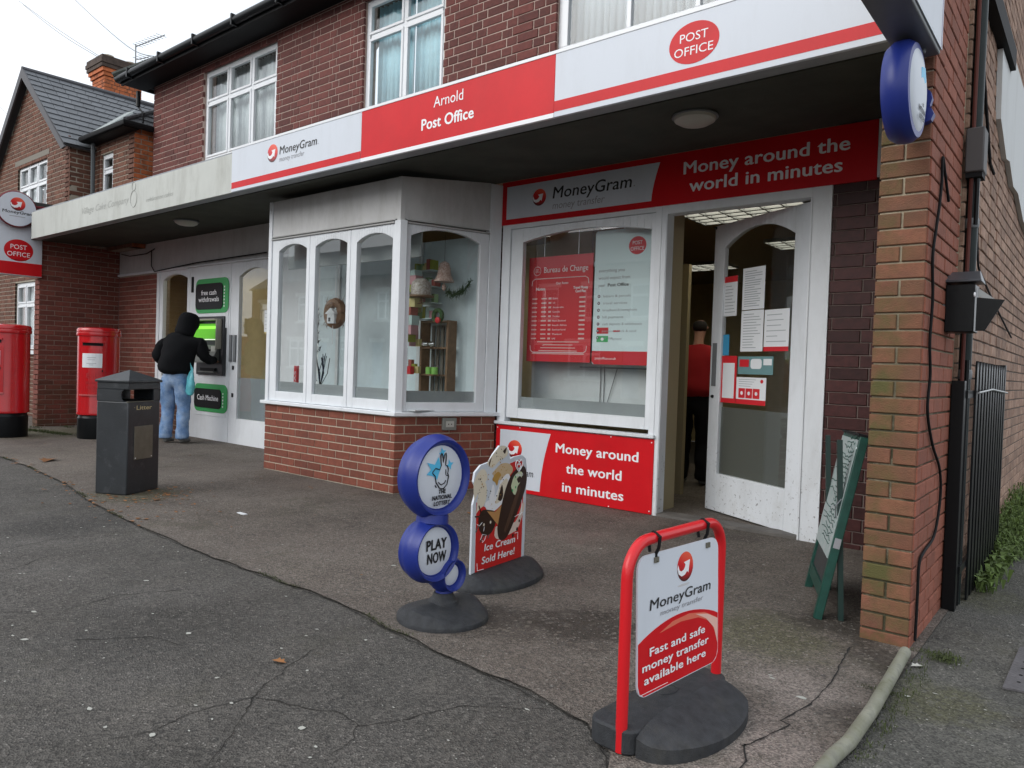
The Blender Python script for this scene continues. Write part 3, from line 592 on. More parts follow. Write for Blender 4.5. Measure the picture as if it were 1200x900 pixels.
MB().prism(Fr((0, 0, 0), (1, 0, 0), (0, 1, 0)), [(-7.0, 4.50), (-5.0, 4.50), (-4.64, 5.45), (-7.35, 5.45)], 2.845, 2.858).build('bay_ceiling', BOARD, B)
box('bay_window_side', GLASSR, B, Fr((-7.40, 5.46, 0), (.335, -.976, 0)), 0, 1.0, .745, 2.47, -.03, -.02)

# canopy: perspective-true, 4.02 m out
S = .9687
def fx(x): return x*S
def fz(z): return 1.18+(z-1.18)*S
YF = 4.15*S; FF = FX(YF); zb, zt = fz(2.93), fz(3.37)
box('canopy_edge', SOFFGREY, B, FF, fx(-13.08), -.765, zb-.004, zt-.012, -.115, -.012)
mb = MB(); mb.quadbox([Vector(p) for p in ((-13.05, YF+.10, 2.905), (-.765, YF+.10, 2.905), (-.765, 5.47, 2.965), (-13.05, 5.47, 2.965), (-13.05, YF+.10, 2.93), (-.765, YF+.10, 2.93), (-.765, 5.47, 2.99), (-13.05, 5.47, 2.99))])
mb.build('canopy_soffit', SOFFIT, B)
box('canopy_roof', MGREY, B, W0, -13.05, -.80, zt-.06, zt-.02, -5.46, -(YF+.1))
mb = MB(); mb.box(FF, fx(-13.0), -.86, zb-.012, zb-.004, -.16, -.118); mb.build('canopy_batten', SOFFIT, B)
for px, py, nm in ((-2.245, 4.63, 'round opal ceiling lamp under the canopy above the shop door'), (-9.29, 4.69, 'round opal ceiling lamp under the canopy near the cash machine')):
    ZD = Fr((0, 0, 0), (1, 0, 0), (0, -1, 0)); zc = 2.90+(py-YF-.1)/1.34*.06
    t = thing('ceiling_lamp', nm, 'lamp', (px, py, zc), 'lamps under the canopy')
    MB().lathe(ZD, px, -py, [(.15, -zc), (.155, -zc+.012), (.15, -zc+.018)], 28).build('rim', MGREY, t, smooth=True)
    MB().lathe(ZD, px, -py, [(.143, -zc+.012), (.135, -zc+.035), (.10, -zc+.055), (.05, -zc+.064), (.004, -zc+.066)], 28).build('lamp_shade', LAMPW, t, smooth=True)

# shop window unit beside the door
mb = MB(); P = arch_frame(mb, F5, -4.500, -2.955, .70, 2.50, (-4.36, -3.0, .798, 2.368, 2.44), -.06, -.005, n=20)
wo = mb.build('window', PAINT, B, bevel=.004); pane(wo, F5, P, -.03, GLASSR)
MB().box(F5, -4.355, -3.005, .80, .905, -.037, -.034).build('frosted_film', FROST, wo)
mb = MB(); mb.box(F5, -4.60, -4.503, .66, 2.545, -.08, .012); mb.box(F5, -2.952, -2.90, .662, 2.54, -.08, .014); mb.box(F5, -4.503, -2.90, 2.503, 2.545, -.08, .010)
mb.box(F5, -4.49, -2.96, 2.504, 2.508, .010, .016); mb.build('window_surround', PAINT, B, bevel=.003)
MB().box(F5, -4.61, -2.885, .634, .664, -.05, .045).build('window_sill', OLDP, B, bevel=.005)
box('stall_riser', PAINT, B, F5, -4.60, -2.89, -.02, .633, -.1, -.012)
# door case and door
mb = MB(); mb.box(F5, -2.898, -2.845, -.01, 2.545, -.10, .014); mb.box(F5, -1.706, -1.567, -.01, 2.545, -.10, .014); mb.box(F5, -2.845, -1.706, 2.475, 2.545, -.10, .014); mb.box(F5, -1.715, -1.700, .0, 2.47, .014, .022)
mb.box(F5, -2.862, -2.850, .0, 2.47, .014, .020); mb.build('door_frame', OLDP, B, bevel=.004)
box('threshold', mat('worn_step', (.12, .11, .10), .7, var=.2), B, F5, -2.845, -1.706, -.01, .022, -.15, .02)
dang = math.radians(151); dd = Vector((-math.cos(dang), -math.sin(dang), 0)); hinge = Vector((-1.712, 5.505, 0)); tip = hinge+Vector((math.cos(dang), math.sin(dang), 0))*1.13
FD = Fr(tip, dd)        # a: 0 at the free edge, 1.13 at the hinges
mb = MB(); DP = arch_frame(mb, FD, 0, 1.13, .012, 2.462, (.135, .955, .335, 2.255, 2.385), -.045, 0, n=18)
dr = mb.build('door', OLDP, B, bevel=.004); pane(dr, FD, DP, -.022, GLASSR)
MB().box(FD, .137, .953, .337, .905, -.034, -.030).build('frosted_film', mat('frosted_dark', (.10, .105, .095), .4), dr)
mb = MB(); mb.box(FD, .03, .085, 1.08, 1.45, .001, .006); mb.build('finger_plate', MGREY, dr)
MB().lathe(FD, .052, .99, [(.014, 0), (.014, .012), (.010, .018)], 12).build('lock', BLK, dr)
MB().lathe(FD, .01, 2.445, [(.014, 0), (.012, .012)], 8).build('door_catch', BLK, dr)
# signs behind the door glass (stuck to it): each one a poster of its own
def paper(name, label, F, a0, a1, b0, b1, c, m=P_WHITE, cat='notice', rows=0, head=None, foot=None, rot=0, rowm=P_TEXT, group=None, margin=.1):
    t = thing(name, label, cat, F((a0+a1)/2, b0, c), group)
    box('sheet', m, t, F, a0, a1, b0, b1, c, c+.0012)
    if head: box('heading', head[0], t, F, a0, a1, b1-head[1], b1, c+.0013, c+.002)
    if foot: box('footer', foot[0], t, F, a0, a1, b0, b0+foot[1], c+.0013, c+.002)
    if rows:
        mb = MB(); top = b1-(head[1] if head else 0)-.02; bot = b0+(foot[1] if foot else 0)+.02; rr = random.Random(len(label))
        for i in range(rows):
            z = top-(top-bot)*(i+.5)/rows; L = (a1-a0)*(1-2*margin)*(.55+.45*rr.random()); mb.box(F, a0+(a1-a0)*margin, a0+(a1-a0)*margin+L, z-.0028, z+.0028, c+.0013, c+.0018)
        mb.build('print', rowm, t)
    return t
def dx(a): return 1.13-a*1.0
paper('notice', 'small white notice with a red heading at the left of the open door', FD, dx(1.0), dx(.83), 1.675, 2.01, -.0185, rows=9, head=(P_RED, .05))
paper('notice', 'white typed sheet high in the middle of the open door glass', FD, dx(.765), dx(.50), 1.715, 2.055, -.0185, rows=16)
paper('notice', 'white typed sheet below another one in the middle of the door glass', FD, dx(.765), dx(.50), 1.375, 1.708, -.0185, rows=13)
paper('notice', 'white sheet with a red foot strip at the right of the door glass', FD, dx(.488), dx(.215), 1.375, 1.70, -.0185, rows=6, foot=(P_RED, .035))
paper('notice', 'red bordered notice low at the left of the open door glass', FD, dx(.995), dx(.80), .945, 1.34, -.0185, m=P_RED)
box('sheet', P_WHITE, bpy.data.objects[[o.name for o in bpy.data.objects if o.name.startswith('notice')][-1]], FD, dx(.975), dx(.825), .985, 1.28, -.0165, -.015)
t = paper('poster', 'small teal poster of a white van on the door glass', FD, dx(.785), dx(.37), 1.19, 1.335, -.0185, m=P_TEAL, cat='poster')
box('print', P_RED, t, FD, dx(.765), dx(.65), 1.25, 1.31, -.017, -.016); MB().prism(FD, rrect(dx(.63), dx(.50), 1.235, 1.315, .025), -.017, -.016).build('print', P_WHITE, t); box('print', P_WHITE, t, FD, dx(.48), dx(.385), 1.265, 1.315, -.017, -.016)
t = paper('poster', 'white access notice with three red symbols low on the door glass', FD, dx(.795), dx(.44), .945, 1.165, -.0185, cat='poster', foot=(P_RED, .04))
for k in range(3):
    q = dx(.765)+k*.087; box('print', P_RED, t, FD, q, q+.08, .995, 1.075, -.017, -.0165)
    (MB().prism(FD, ell(q+.04, 1.035, .016, .016, 12), -.0163, -.016)).build('print', P_WHITE, t)
MB().prism(FD, ell(dx(.49), 1.135, .017, .015, 14), -.017, -.016).build('print', P_RED, t)
mb = MB()
for k in range(4): mb.box(FD, dx(.765), dx(.56)-.02*k, 1.145-.018*k, 1.149-.018*k, -.017, -.0165)
mb.build('print', P_TEXT, t)
paper('sticker', 'blue sticker near the left edge of the door glass', FD, dx(.99), dx(.91), 1.345, 1.52, -.0185, m=mat('sticker_blue', (.05, .30, .52), .4), cat='sticker')

# cash machine frontage at the far left
box('frontage_board', BOARD, B, F5, -13.06, -7.2, 2.52, 2.975, -.05, .0)
mb = MB(); mb.box(F5, -13.06, -10.7, 2.485, 2.52, -.05, .03); mb.box(F5, -10.7, -7.2, 2.50, 2.52, -.05, .035); mb.build('frontage_moulding', PAINT, B)
mb = MB(); AP = arch_frame(mb, F5, -11.60, -10.66, .80, 2.495, (-11.50, -10.74, .87, 2.355, 2.43), -.06, 0)
wo = mb.build('window', PAINT, B, bevel=.004); pane(wo, F5, AP, -.03, GLASSR)
MB().box(F5, -11.69, -11.602, -.02, 2.51, -.08, .012).build('frame_post', PAINT, B, bevel=.003)
mb = MB(); mb.box(F5, -11.6, -10.66, .76, .80, -.05, .03); mb.build('window_sill', PAINT, B)
dA = thing
mb = MB(); mb.box(F5, -10.655, -9.525, -.02, 2.50, -.06, -.002); dl = mb.build('door', PAINT, B, bevel=.004)
# arched recess line and letter plates on the blocked door
MB().prism(F5, [(-10.46, 2.30)]+[(-10.46+.90*i/14, 2.30+.11*(1-(2*i/14-1)**2)) for i in range(15)]+[(-9.56, 2.30), (-9.56, .34), (-10.46, .34)], -.0015, .006).build('door_panel', PAINT, dl, bevel=.003)
for z0, z1 in ((2.13, 2.36),): box('vent', BLKM, dl, F5, -10.60, -10.55, z0, z1, 0, .012)
mb = MB(); EP = arch_frame(mb, F5, -9.515, -8.40, -.02, 2.50, (-9.31, -8.535, .35, 2.30, 2.405), -.06, -.002)
d2 = mb.build('door', PAINT, B, bevel=.004); pane(d2, F5, EP, -.03, GLASSR); MB().box(F5, -9.308, -8.537, .352, .915, -.038, -.034).build('frosted_film', FROST, d2)
for a in (-9.50, -9.395): box('door_handle', MGREY, d2, F5, a, a+.055, 1.13, 1.50, 0, .02)
for z in (1.02, .64): box('lock', BLK, d2, F5, -9.43, -9.39, z, z+.055, 0, .008)
paper('notice', 'white notice stuck inside the glass door right of the cash machine', F5, -8.72, -8.55, 1.52, 1.83, -.029, rows=5, foot=(mat('print_yellow', (.6, .5, .2), .6), .02))
box('post', PAINT, B, F5, -8.39, -7.3, -.02, 2.5, -.1, 0)
cable = MB().tube([(-12.95, 5.44, 2.86), (-12.6, 5.42, 2.80), (-12.0, 5.42, 2.80), (-11.75, 5.43, 2.86)], .008, 6).tube([(-11.85, 5.43, 2.85), (-11.87, 5.44, 2.6), (-11.72, 5.42, 2.50), (-10.4, 5.42, 2.555), (-8.6, 5.42, 2.575)], .008, 6)
tag(cable.build('cable', BLKM), 'thin black cable drooping across the white boarding left of the cash machine', 'cable')

# upper windows
casement(B, F5, -10.41, -8.54, 4.03, 5.33, 3, (NET, [(-10.38, -9.75), (-9.05, -8.57), (-9.76, -9.04)]), trans=4.87)
casement(B, F5, -6.80, -5.50, 4.03, 5.33, 2, (CURT, [(-6.77, -6.16), (-6.14, -5.53)]), trans=4.91)
casement(B, F5, -4.06, -1.95, 4.03, 5.33, 3, (mat('grey_blue_blind', (.34, .40, .45), .9, var=.05), [(-4.04, -1.97)]), trans=4.91, sash=False, fr=.10)
# eaves and roof
ro = thing  # roof as parts of the building
mb = MB(); mb.box(W0, -12.28, .2, 5.44, 5.47, -5.47, -5.13); mb.build('eaves_soffit', SOFFD, B)
mb = MB(); mb.box(W0, -12.30, .2, 5.42, 5.56, -5.13, -5.10); mb.build('eaves_board', SOFFD, B)
g = MB(); g.tube([(-12.33, 5.06, 5.51), (.2, 5.06, 5.51)], .055, 12); g.tube([(-12.33, 5.06, 5.51), (-12.33, 7.2, 5.51)], .055, 12); gt = g.build('gutter', BLK, B, smooth=True)
for i in range(12): MB().box(W0, -11.9+i, -11.87+i, 5.44, 5.58, -5.12, -5.00).build('gutter_bracket', BLK, gt)
def slope(name, m, pts, parent, th=.03):
    mb = MB(); n = len(pts); P = [Vector(p) for p in pts]; nn = (P[1]-P[0]).cross(P[2]-P[0]).normalized()*th; mb.v = P+[p-nn for p in P]
    mb.f = [tuple(range(n)), tuple(range(2*n-1, n-1, -1))]+[(i, (i+1) % n, n+(i+1) % n, n+i) for i in range(n)]; return mb.build(name, m, parent)
slope('roof', TILE, [(-12.40, 5.02, 5.545), (.3, 5.02, 5.545), (.3, 8.8, 8.1), (-9.3, 8.8, 8.1)], B)
slope('roof', TILE, [(-12.40, 9, 5.55), (-12.40, 5.02, 5.55), (-9.3, 8.8, 8.1)], B)
MB().tube([(-12.40, 5.02, 5.58), (-9.3, 8.8, 8.13)], .05, 8).build('hip_tiles', TILE, B)
box('side_wall', B_UP, B, FY(-11.96), 5.66, 9, 2.9, 5.45, 0, .01)
MB().tube([(-12.14, 5.30, 5.36), (-12.14, 5.30, 5.12)], .035, 8).tube([(-12.14, 5.30, 5.12), (-12.02, 5.33, 5.0), (-12.02, 5.33, 4.86), (-12.2, 5.33, 4.8), (-12.26, 5.33, 4.95)], .014, 6).build('pipe_stub', BLK, B)
# interior
mb = MB(); mb.box(W0, -13.0, -.9, -.02, -.004, -12, -5.5); mb.build('floor', INTF, B)
mb = MB(); mb.box(W0, -13.0, -.9, 2.74, 2.78, -12, -5.56); mb.build('ceiling', INTC, B)
mb = MB(); mb.box(W0, -13.0, -.9, 0, 2.74, -12.05, -12); mb.box(FY(-.92), 5.56, 12, 0, 2.74, -.05, 0); mb.box(FY(-13.0), 5.56, 12, 0, 2.74, -.05, 0); mb.build('inside_wall', CREAM, B)
box('inside_wall', CREAM, B, FX(6.22), -4.6, -3.25, 0, 2.74, -.06, 0)
box('inside_wall', mat('dim_cream_partition', (.36, .30, .18)), B, FY(-2.93), 5.56, 5.92, 0, 2.74, -.03, 0)  # darker copy of the cream: the dimness inside is put into the colour
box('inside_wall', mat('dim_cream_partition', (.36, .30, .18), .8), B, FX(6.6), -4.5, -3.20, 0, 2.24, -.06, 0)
box('inside_wall', CREAM, B, FX(6.6), -12.9, -8.0, 0, 2.74, -.05, 0)
box('inside_wall', CREAM, B, FX(7.4), -8.0, -4.6, 0, 2.74, -.05, 0)
def office_light(x, y, w_, d, lab):
    t = thing('office_light', lab, 'ceiling light', (x, y, 2.73), 'louvred ceiling lights inside the shop'); Z = Fr((0, 0, 0), (1, 0, 0), (0, -1, 0))
    box('tube', LED, t, Z, x-w_/2+.02, x+w_/2-.02, -y-d/2+.02, -y+d/2-.02, -2.735, -2.731)
    mb = MB(); mb.box(Z, x-w_/2, x+w_/2, -y-d/2, -y-d/2+.02, -2.74, -2.70); mb.box(Z, x-w_/2, x+w_/2, -y+d/2-.02, -y+d/2, -2.74, -2.70)
    for i in range(7): q = x-w_/2+w_*i/6; mb.box(Z, q-.008, q+.008, -y-d/2+.02, -y+d/2-.02, -2.74, -2.70)
    for i in range(1, 4): q = -y-d/2+d*i/4; mb.box(Z, x-w_/2+.01, x+w_/2-.01, q-.02, q+.02, -2.74, -2.7002)
    mb.build('louvre', MGREY, t)
office_light(-2.70, 6.80, 1.15, .58, 'louvred ceiling light seen above the top edge of the open door')
office_light(-2.55, 8.6, 1.15, .58, 'louvred ceiling light seen through the top of the open door glass')
office_light(-4.75, 9.9, 1.15, .58, 'louvred ceiling light far inside the shop left of the open door')
office_light(-9.2, 6.1, 1.2, .5, 'fluorescent light seen through the glass door right of the cash machine')  # made wider so the cream wall behind the glass gets more light
office_light(-11.1, 6.1, 1.2, .5, 'added light brightening the room behind the narrow arched window left of the cash machine')  # unseen extra light, put in to brighten the arched window
office_light(-5.4, 6.6, 1.15, .5, 'louvred ceiling light inside behind the bay window')

emit_bricks(SPEC, 300); SPEC = []

# ================================================================== SIGNS
def globe(F, a, b, r, c, parent, sy=1):
    me = bpy.data.meshes.new('logo'); n = 24; V = [F(a, b, c)]; sh = [.62]
    for k, rr in enumerate((.35, .7, 1)):
        for i in range(n):
            t = 2*PI*i/n; x, y = math.cos(t)*rr, math.sin(t)*rr; V.append(F(a+x*r, b+y*r*sy, c)); sh.append(max(0, min(1, .58+.30*x*.6+.42*y-(.25 if k == 2 and y < 0 else 0))))
    fs = [(0, 1+i, 1+(i+1) % n) for i in range(n)]
    for k in range(2):
        for i in range(n): p = 1+k*n+i; q = 1+k*n+(i+1) % n; fs.append((p, p+n, q+n, q))
    me.from_pydata([tuple(v) for v in V], [], fs); at = me.attributes.new('shade', 'FLOAT', 'POINT')
    for i, s in enumerate(sh): at.data[i].value = s
    me.materials.append(GLOBE); o = link('logo', me, parent)
    A = [(-.99, -.02), (-.84, -.40), (-.48, -.60), (-.08, -.54), (.20, -.32), (.36, -.46), (.56, .40), (-.20, .32), (.0, .14), (-.06, -.02), (-.22, -.18), (-.48, -.26), (-.74, -.16), (-.90, .22)]
    MB().prism(F, [(a+x*r, b+y*r*sy) for x, y in A], c+.0004, c+.001).build('logo_arrow', LWHITE, o)
    return o
def wordmark(F, a, b, wd, cap, c, parent, logo=None, sub=True, gap=.92):
    text('MoneyGram', F, a, b, wd, cap, BLACK, parent, c, shear=.12, bold=.012)
    MB().prism(F, ell(a+wd*1.03, b+cap*.08, cap*.06, cap*.06, 8), c-.001, c).build('mark', GREY, parent)
    if sub: text('money transfer', F, a, b-cap*gap, wd*.68, cap*.62, GREY, parent, c, shear=.12)
    if logo: globe(F, *logo, c, parent)

FS = Fr((0, YF, 0), (1, 0, 0))
def panel(name, label, cat, m, F, a0, a1, b0, b1, c0=-.01, c1=0, group=None, bevel=.002):
    t = thing(name, label, cat, F((a0+a1)/2, b0, 0), group); MB().box(F, a0, a1, b0, b1, c0, c1).build('panel', m, t, bevel=bevel); return t
# old board, money transfer panel, post office panels
t = panel('fascia_board', 'plain weathered off white fascia board with the ghost of old lettering at the left end', 'sign board', FASCIA, FS, fx(-13.08), fx(-7.262), fz(2.925), fz(3.335), -.012, .004)
GH = mat('ghost_letter', (.36, .37, .345), .7)
text('Village Cake Company', FS, fx(-11.15), fz(3.10), 1.42, .085, GH, t, .0055, shear=.3, th=.0006)
text('celebration cakes', FS, fx(-9.22), fz(3.05), .66, .05, GH, t, .0055, shear=.3, th=.0006)
cx, cz = fx(-9.56), fz(3.13)
for (ra, rb, oz) in ((.085, .10, 0), (.05, .055, .15)):
    mb = MB(); mb.tube([FS(*p, .0055) for p in ell(cx, cz+oz, ra, rb, 22)+[(cx+ra, cz+oz)]], .0035, 4); mb.build('ghost_crest', GH, t)
t = panel('fascia_sign', 'white money transfer fascia sign with red stripe left of the red panel', 'shop sign', WHITE, FS, fx(-7.255), fx(-5.144), fz(2.925), fz(3.362), -.012, .014)
box('stripe', RED, t, FS, fx(-7.25), fx(-5.144), fz(2.957), fz(3.022), .0142, .0152)
wordmark(FS, fx(-6.38), fz(3.185), .60*S+.0, .075, .0155, t, (fx(-6.50), fz(3.215), .085))
t = panel('fascia_sign', 'plain red fascia panel reading Arnold Post Office', 'shop sign', RED, FS, fx(-5.142), fx(-3.067), fz(2.957), fz(3.362), -.012, .014)
box('edge_strip', LWHITE, t, FS, fx(-5.142), fx(-3.067), fz(2.925), fz(2.956), -.01, .0155)
text('Arnold', FS, fx(-4.255), fz(3.225), .31, .082, LWHITE, t, .0155)
text('Post Office', FS, fx(-4.385), fz(3.065), .545, .085, LWHITE, t, .0155, bold=.028)
t = panel('fascia_sign', 'white fascia sign with the red Post Office oval and red stripe', 'shop sign', WHITE, FS, fx(-3.065), -.765, fz(2.925), fz(3.362), -.012, .014)
box('stripe', RED, t, FS, fx(-3.065), -.767, fz(2.962), fz(3.035), .0142, .0152)
def po_oval(F, a, b, ra, rb, c, t, s=1):
    MB().prism(F, ell(a, b, ra, rb, 40), c-.001, c).build('logo', RED, t)
    text('POST', F, a, b+rb*.10, ra*1.12, rb*.42, LWHITE, t, c+.001, align='C'); text('OFFICE', F, a, b-rb*.56, ra*1.55, rb*.42, LWHITE, t, c+.001, align='C')
po_oval(FS, fx(-2.032), fz(3.182), .158, .122, .0155, t)
tr = thing('fascia_trim', 'thin white strip along the top edge of the canopy signs', 'trim', (fx(-4), YF, zt))
box('strip', UPVC, tr, FS, fx(-7.26), -.765, fz(3.3625), fz(3.385), -.02, .018)
# sign above the door
F54 = FX(5.44)
t = panel('shop_sign', 'long red sign above the shop window and door with white lettering', 'shop sign', RED, F54, -4.615, -1.285, 2.545, 2.953, -.02, .0)
MB().prism(F54, [(-4.555, 2.595), (-3.00, 2.595)]+[(-3.0+.07*(i/6)**1.6, 2.595+.31*i/6) for i in range(1, 7)]+[(-4.555, 2.905)], .0002, .001).build('white_field', WHITE, t)
wordmark(F54, -4.01, 2.735, .82, .105, .0015, t, (-4.165, 2.765, .078))
text('Money around the', F54, -2.715, 2.775, 1.25, .098, LWHITE, t, .0015, bold=.022)
text('world in minutes', F54, -2.66, 2.63, 1.15, .098, LWHITE, t, .0015, bold=.022)
box('end_strip', PAINT, t, F54, -1.283, -1.24, 2.56, 2.953, -.02, .0)
# panel below the shop window
t = panel('window_panel', 'red money transfer panel under the shop window reading Money around the world in minutes', 'shop sign', RED, F54, -4.592, -2.889, .004, .625, -.012, .002)
MB().prism(F54, [(-4.54, .04), (-4.045, .04)]+[(-4.045+.02*i/6+.085*(i/6)**2, .04+.545*i/6) for i in range(1, 7)]+[(-4.54, .585)], .0022, .003).build('white_field', WHITE, t)
for a, s, b, wd in ((-3.875, 'Money around', .425, .845), (-3.755, 'the world', .25, .57), (-3.79, 'in minutes', .08, .63)): text(s, F54, a, b, wd, .085, LWHITE, t, .0035, bold=.022)
wordmark(F54, -4.50, .165, .375, .065, .0035, t, (-4.355, .405, .088))
for a in (-4.3, -3.3):
    for b in (.615, .014): MB().lathe(F54, a, b, [(.006, .003), (.005, .006)], 8).build('screw', LWHITE, t)
for a, b in ((-2.91, .6), (-2.91, .03), (-4.575, .6)): MB().lathe(F54, a, b, [(.006, .003), (.005, .006)], 8).build('screw', LWHITE, t)

# projecting signs
t = thing('projecting_sign', 'projecting light box on the right pier seen from below with its white side', 'projecting sign', (-.70, 3.0, 2.58))
box('case', MGREY, t, FY(-.613), 1.9, 3.598, 2.582, 3.62, -.160, -.006, bevel=.006); box('side_panel', WHITE, t, FY(-.613), 1.9, 3.60, 2.600, 3.60, -.004, .0); box('edge_strip', mat('purple_edge', (.35, .28, .42), .4), t, FY(-.613), 3.575, 3.582, 2.605, 3.6, .0002, .0012)
MB().lathe(Fr((0, 0, 0), (1, 0, 0), (0, -1, 0)), -.67, -3.50, [(.014, -2.582), (.014, -2.565), (.010, -2.562)], 12).build('fixing', MGREY, t)
FL = FY(-13.0)
t = thing('projecting_sign', 'white projecting sign with red Post Office oval above the left pillar box', 'projecting sign', (-13.0, 3.7, 2.33))
box('case', WHITE, t, FL, 3.30, 4.275, 2.335, 3.365, -.16, 0, bevel=.006); box('stripe', RED, t, FL, 3.30, 4.272, 2.345, 2.535, .0002, .0015)
po_oval(FL, 3.955, 2.715, .195, .165, .002, t); MB().box(FL, 3.86, 4.06, 2.565, 2.572, .001, .002).build('small_print', GREY, t)
t = thing('round_sign', 'round white money transfer sign on a bracket above the left projecting sign', 'round sign', (-12.9, 3.89, 3.05))
FR = FY(-12.9)
MB().lathe(FR, 3.89, 3.32, [(.245, -.05), (.27, -.035), (.275, -.01), (.262, .004)], 40).build('rim', mat('plum_red', (.16, .012, .02), .35), t, smooth=True)
MB().lathe(FR, 3.89, 3.32, [(.255, .003), (.255, .008)], 40).build('face', WHITE, t)
globe(FR, 3.90, 3.395, .10, .010, t); text('MoneyGram', FR, 3.70, 3.25, .41, .045, BLACK, t, .010, bold=.02, shear=.1); MB().box(FR, 3.79, 4.0, 3.205, 3.213, .009, .010).build('small_print', GREY, t)
MB().tube([(-12.92, 4.15, 3.40), (-12.96, 4.55, 3.42)], .018, 8).tube([(-12.92, 4.05, 3.12), (-12.96, 4.2, 3.12)], .012, 6).build('bracket', mat('plum_red', (.16, .012, .02), .35), t)
# blue lottery disc under the right projecting sign
FB = FY(-.708)
t = thing('round_sign', 'round blue lottery sign fixed below the projecting box on the right pier', 'round sign', (-.708, 3.38, 2.17))
MB().lathe(FB, 3.385, 2.372, [(.165, -.052), (.185, -.050), (.203, -.025), (.206, 0), (.203, .025), (.185, .050), (.165, .052)], 40).build('rim', BLUE, t, smooth=True)
MB().lathe(FB, 3.385, 2.372, [(.168, .046), (.160, .054), (.11, .064), (.04, .069), (.002, .070)], 36).build('face', WHITE, t, smooth=True)
MB().lathe(FB, 3.385, 2.372, [(.168, -.046), (.160, -.054), (.11, -.064), (.04, -.069), (.002, -.070)], 36).build('face', WHITE, t, smooth=True)
MB().prism(FB, [(3.35, 2.41), (3.36, 2.455), (3.42, 2.47), (3.45, 2.42), (3.40, 2.40)], .060, .0685).build('print', CYAN, t)
text('THE\nNATIONAL\nLOTTERY', FB, 3.40, 2.31, .13, .022, BLACK, t, .0675, bold=.02, align='C')
MB().tube([(-.70, 3.59, 2.40), (-.70, 3.62, 2.40)], .06, 12).tube([(-.665, 3.58, 2.33), (-.665, 3.62, 2.33)], .035, 8).build('bracket', BLUE, t)

# ================================================================== SHOP WINDOW CONTENTS
FP = FX(5.62)
t = thing('exchange_rate_board', 'red Bureau de Change rate board hanging in the shop window', 'poster', (-4.03, 5.62, 1.248))
box('board', P_RED, t, FP, -4.395, -3.665, 1.248, 2.242, -.01, 0); 
mb = MB(); mb.prism(FP, [(-4.03, 1.26), (-3.68, 1.26), (-3.68, 1.92), (-3.93, 1.92)], .0002, .0008)
text('Bureau de Change', FP, -4.215, 2.09, .50, .055, LWHITE, t, .002)
MB().tube([FP(*p, .001) for p in ell(-4.295, 2.11, .042, .042, 20)+[(-4.253, 2.11)]], .0022, 4).build('print', LWHITE, t)
text('POST\nOFFICE', FP, -4.295, 2.115, .055, .014, LWHITE, t, .002, align='C')
for zz, sg in ((1.97, 1), (1.40, -1)):
    pts = [(-4.355, zz), (-4.35, zz+sg*.045), (-4.32, zz+sg*.065), (-3.74, zz+sg*.065), (-3.71, zz+sg*.045), (-3.705, zz)]
    MB().tube([FP(a, b, .001) for a, b in pts], .0035, 4).build('print', LWHITE, t)
text('Our Rates', FP, -4.0, 1.975, .14, .022, LWHITE, t, .002, align='C'); text('Notes', FP, -4.30, 1.925, .105, .028, LWHITE, t, .002, bold=.04)
text('Travel Money\nCard Plus', FP, -3.79, 1.925, .16, .024, LWHITE, t, .002, bold=.04, align='C')
rr = random.Random(5); rates = ['Euro', 'US', 'Australia', 'Canada', 'Turkey', 'New Zealand', 'South Africa', 'Switzerland', 'Thailand', 'UAE']
mb = MB()
for i in range(10):
    z = 1.845-.042*i; mb.box(FP, -4.345, -4.285, z-.006, z+.006, .001, .0016); mb.box(FP, -4.235, -4.175, z-.006, z+.006, .001, .0016); mb.box(FP, -4.150, -4.118, z-.008, z+.008, .001, .0016); mb.box(FP, -3.80, -3.735, z-.007, z+.007, .001, .0016)
    text(rates[i], FP, -4.10, z-.008, .014*len(rates[i]), .015, LWHITE, t, .002)
for i in range(5): z = 1.435-.028*i; L = (.24, .17, .20, .22, .30)[i]; mb.box(FP, -4.03-L, -4.03+L, z-.0035, z+.0035, .001, .0016)
mb.build('print', mat('letter_pink_white', (.72, .52, .5), .5), t)
for a in (-4.22, -3.83): MB().tube([FP(a, 2.24, -.005), FP(a, 2.74, -.005)], .004, 5).build('hanger', LWHITE, t)
t = thing('services_poster', 'pale blue Post Office services poster with round bullets in the shop window', 'poster', (-3.355, 5.62, 1.235))
MB().prism(FP, rrect(-3.645, -3.06, 1.235, 2.43, .025), -.008, 0).build('board', P_BLUE, t)
MB().prism(FP, [(-3.645, 1.355)]+[(-3.645, 1.26), (-3.62, 1.235), (-3.085, 1.235), (-3.06, 1.26), (-3.06, 1.355)], .0002, .001).build('print', P_RED, t)
po_oval(FP, -3.215, 2.275, .085, .078, .0015, t)
for s, z in (('everything you', 2.06), ('would expect from', 1.995), ): text(s, FP, -3.60, z, .019*len(s), .028, GREY, t, .0015)
text('your ', FP, -3.60, 1.93, .07, .028, GREY, t, .0015); text('Post Office', FP, -3.50, 1.93, .21, .028, BLACK, t, .0015, bold=.02)
for i, s in enumerate(('letters & parcels', 'travel services', 'broadband & homephone', 'bill payments', 'cash deposits & withdrawals', 'passport check & send', 'car tax')):
    z = 1.845-.062*i; MB().prism(FP, ell(-3.59, z, .014, .014, 14), .0002, .001).build('bullet', mat('plum_dot', (.10, .02, .05), .5), t); MB().prism(FP, ell(-3.59, z+.001, .006, .006, 8), .0012, .0016).build('bullet', P_BLUE, t)
    text(s, FP, -3.545, z-.011, min(.40, .0165*len(s)), .022, P_TEXT, t, .0015)
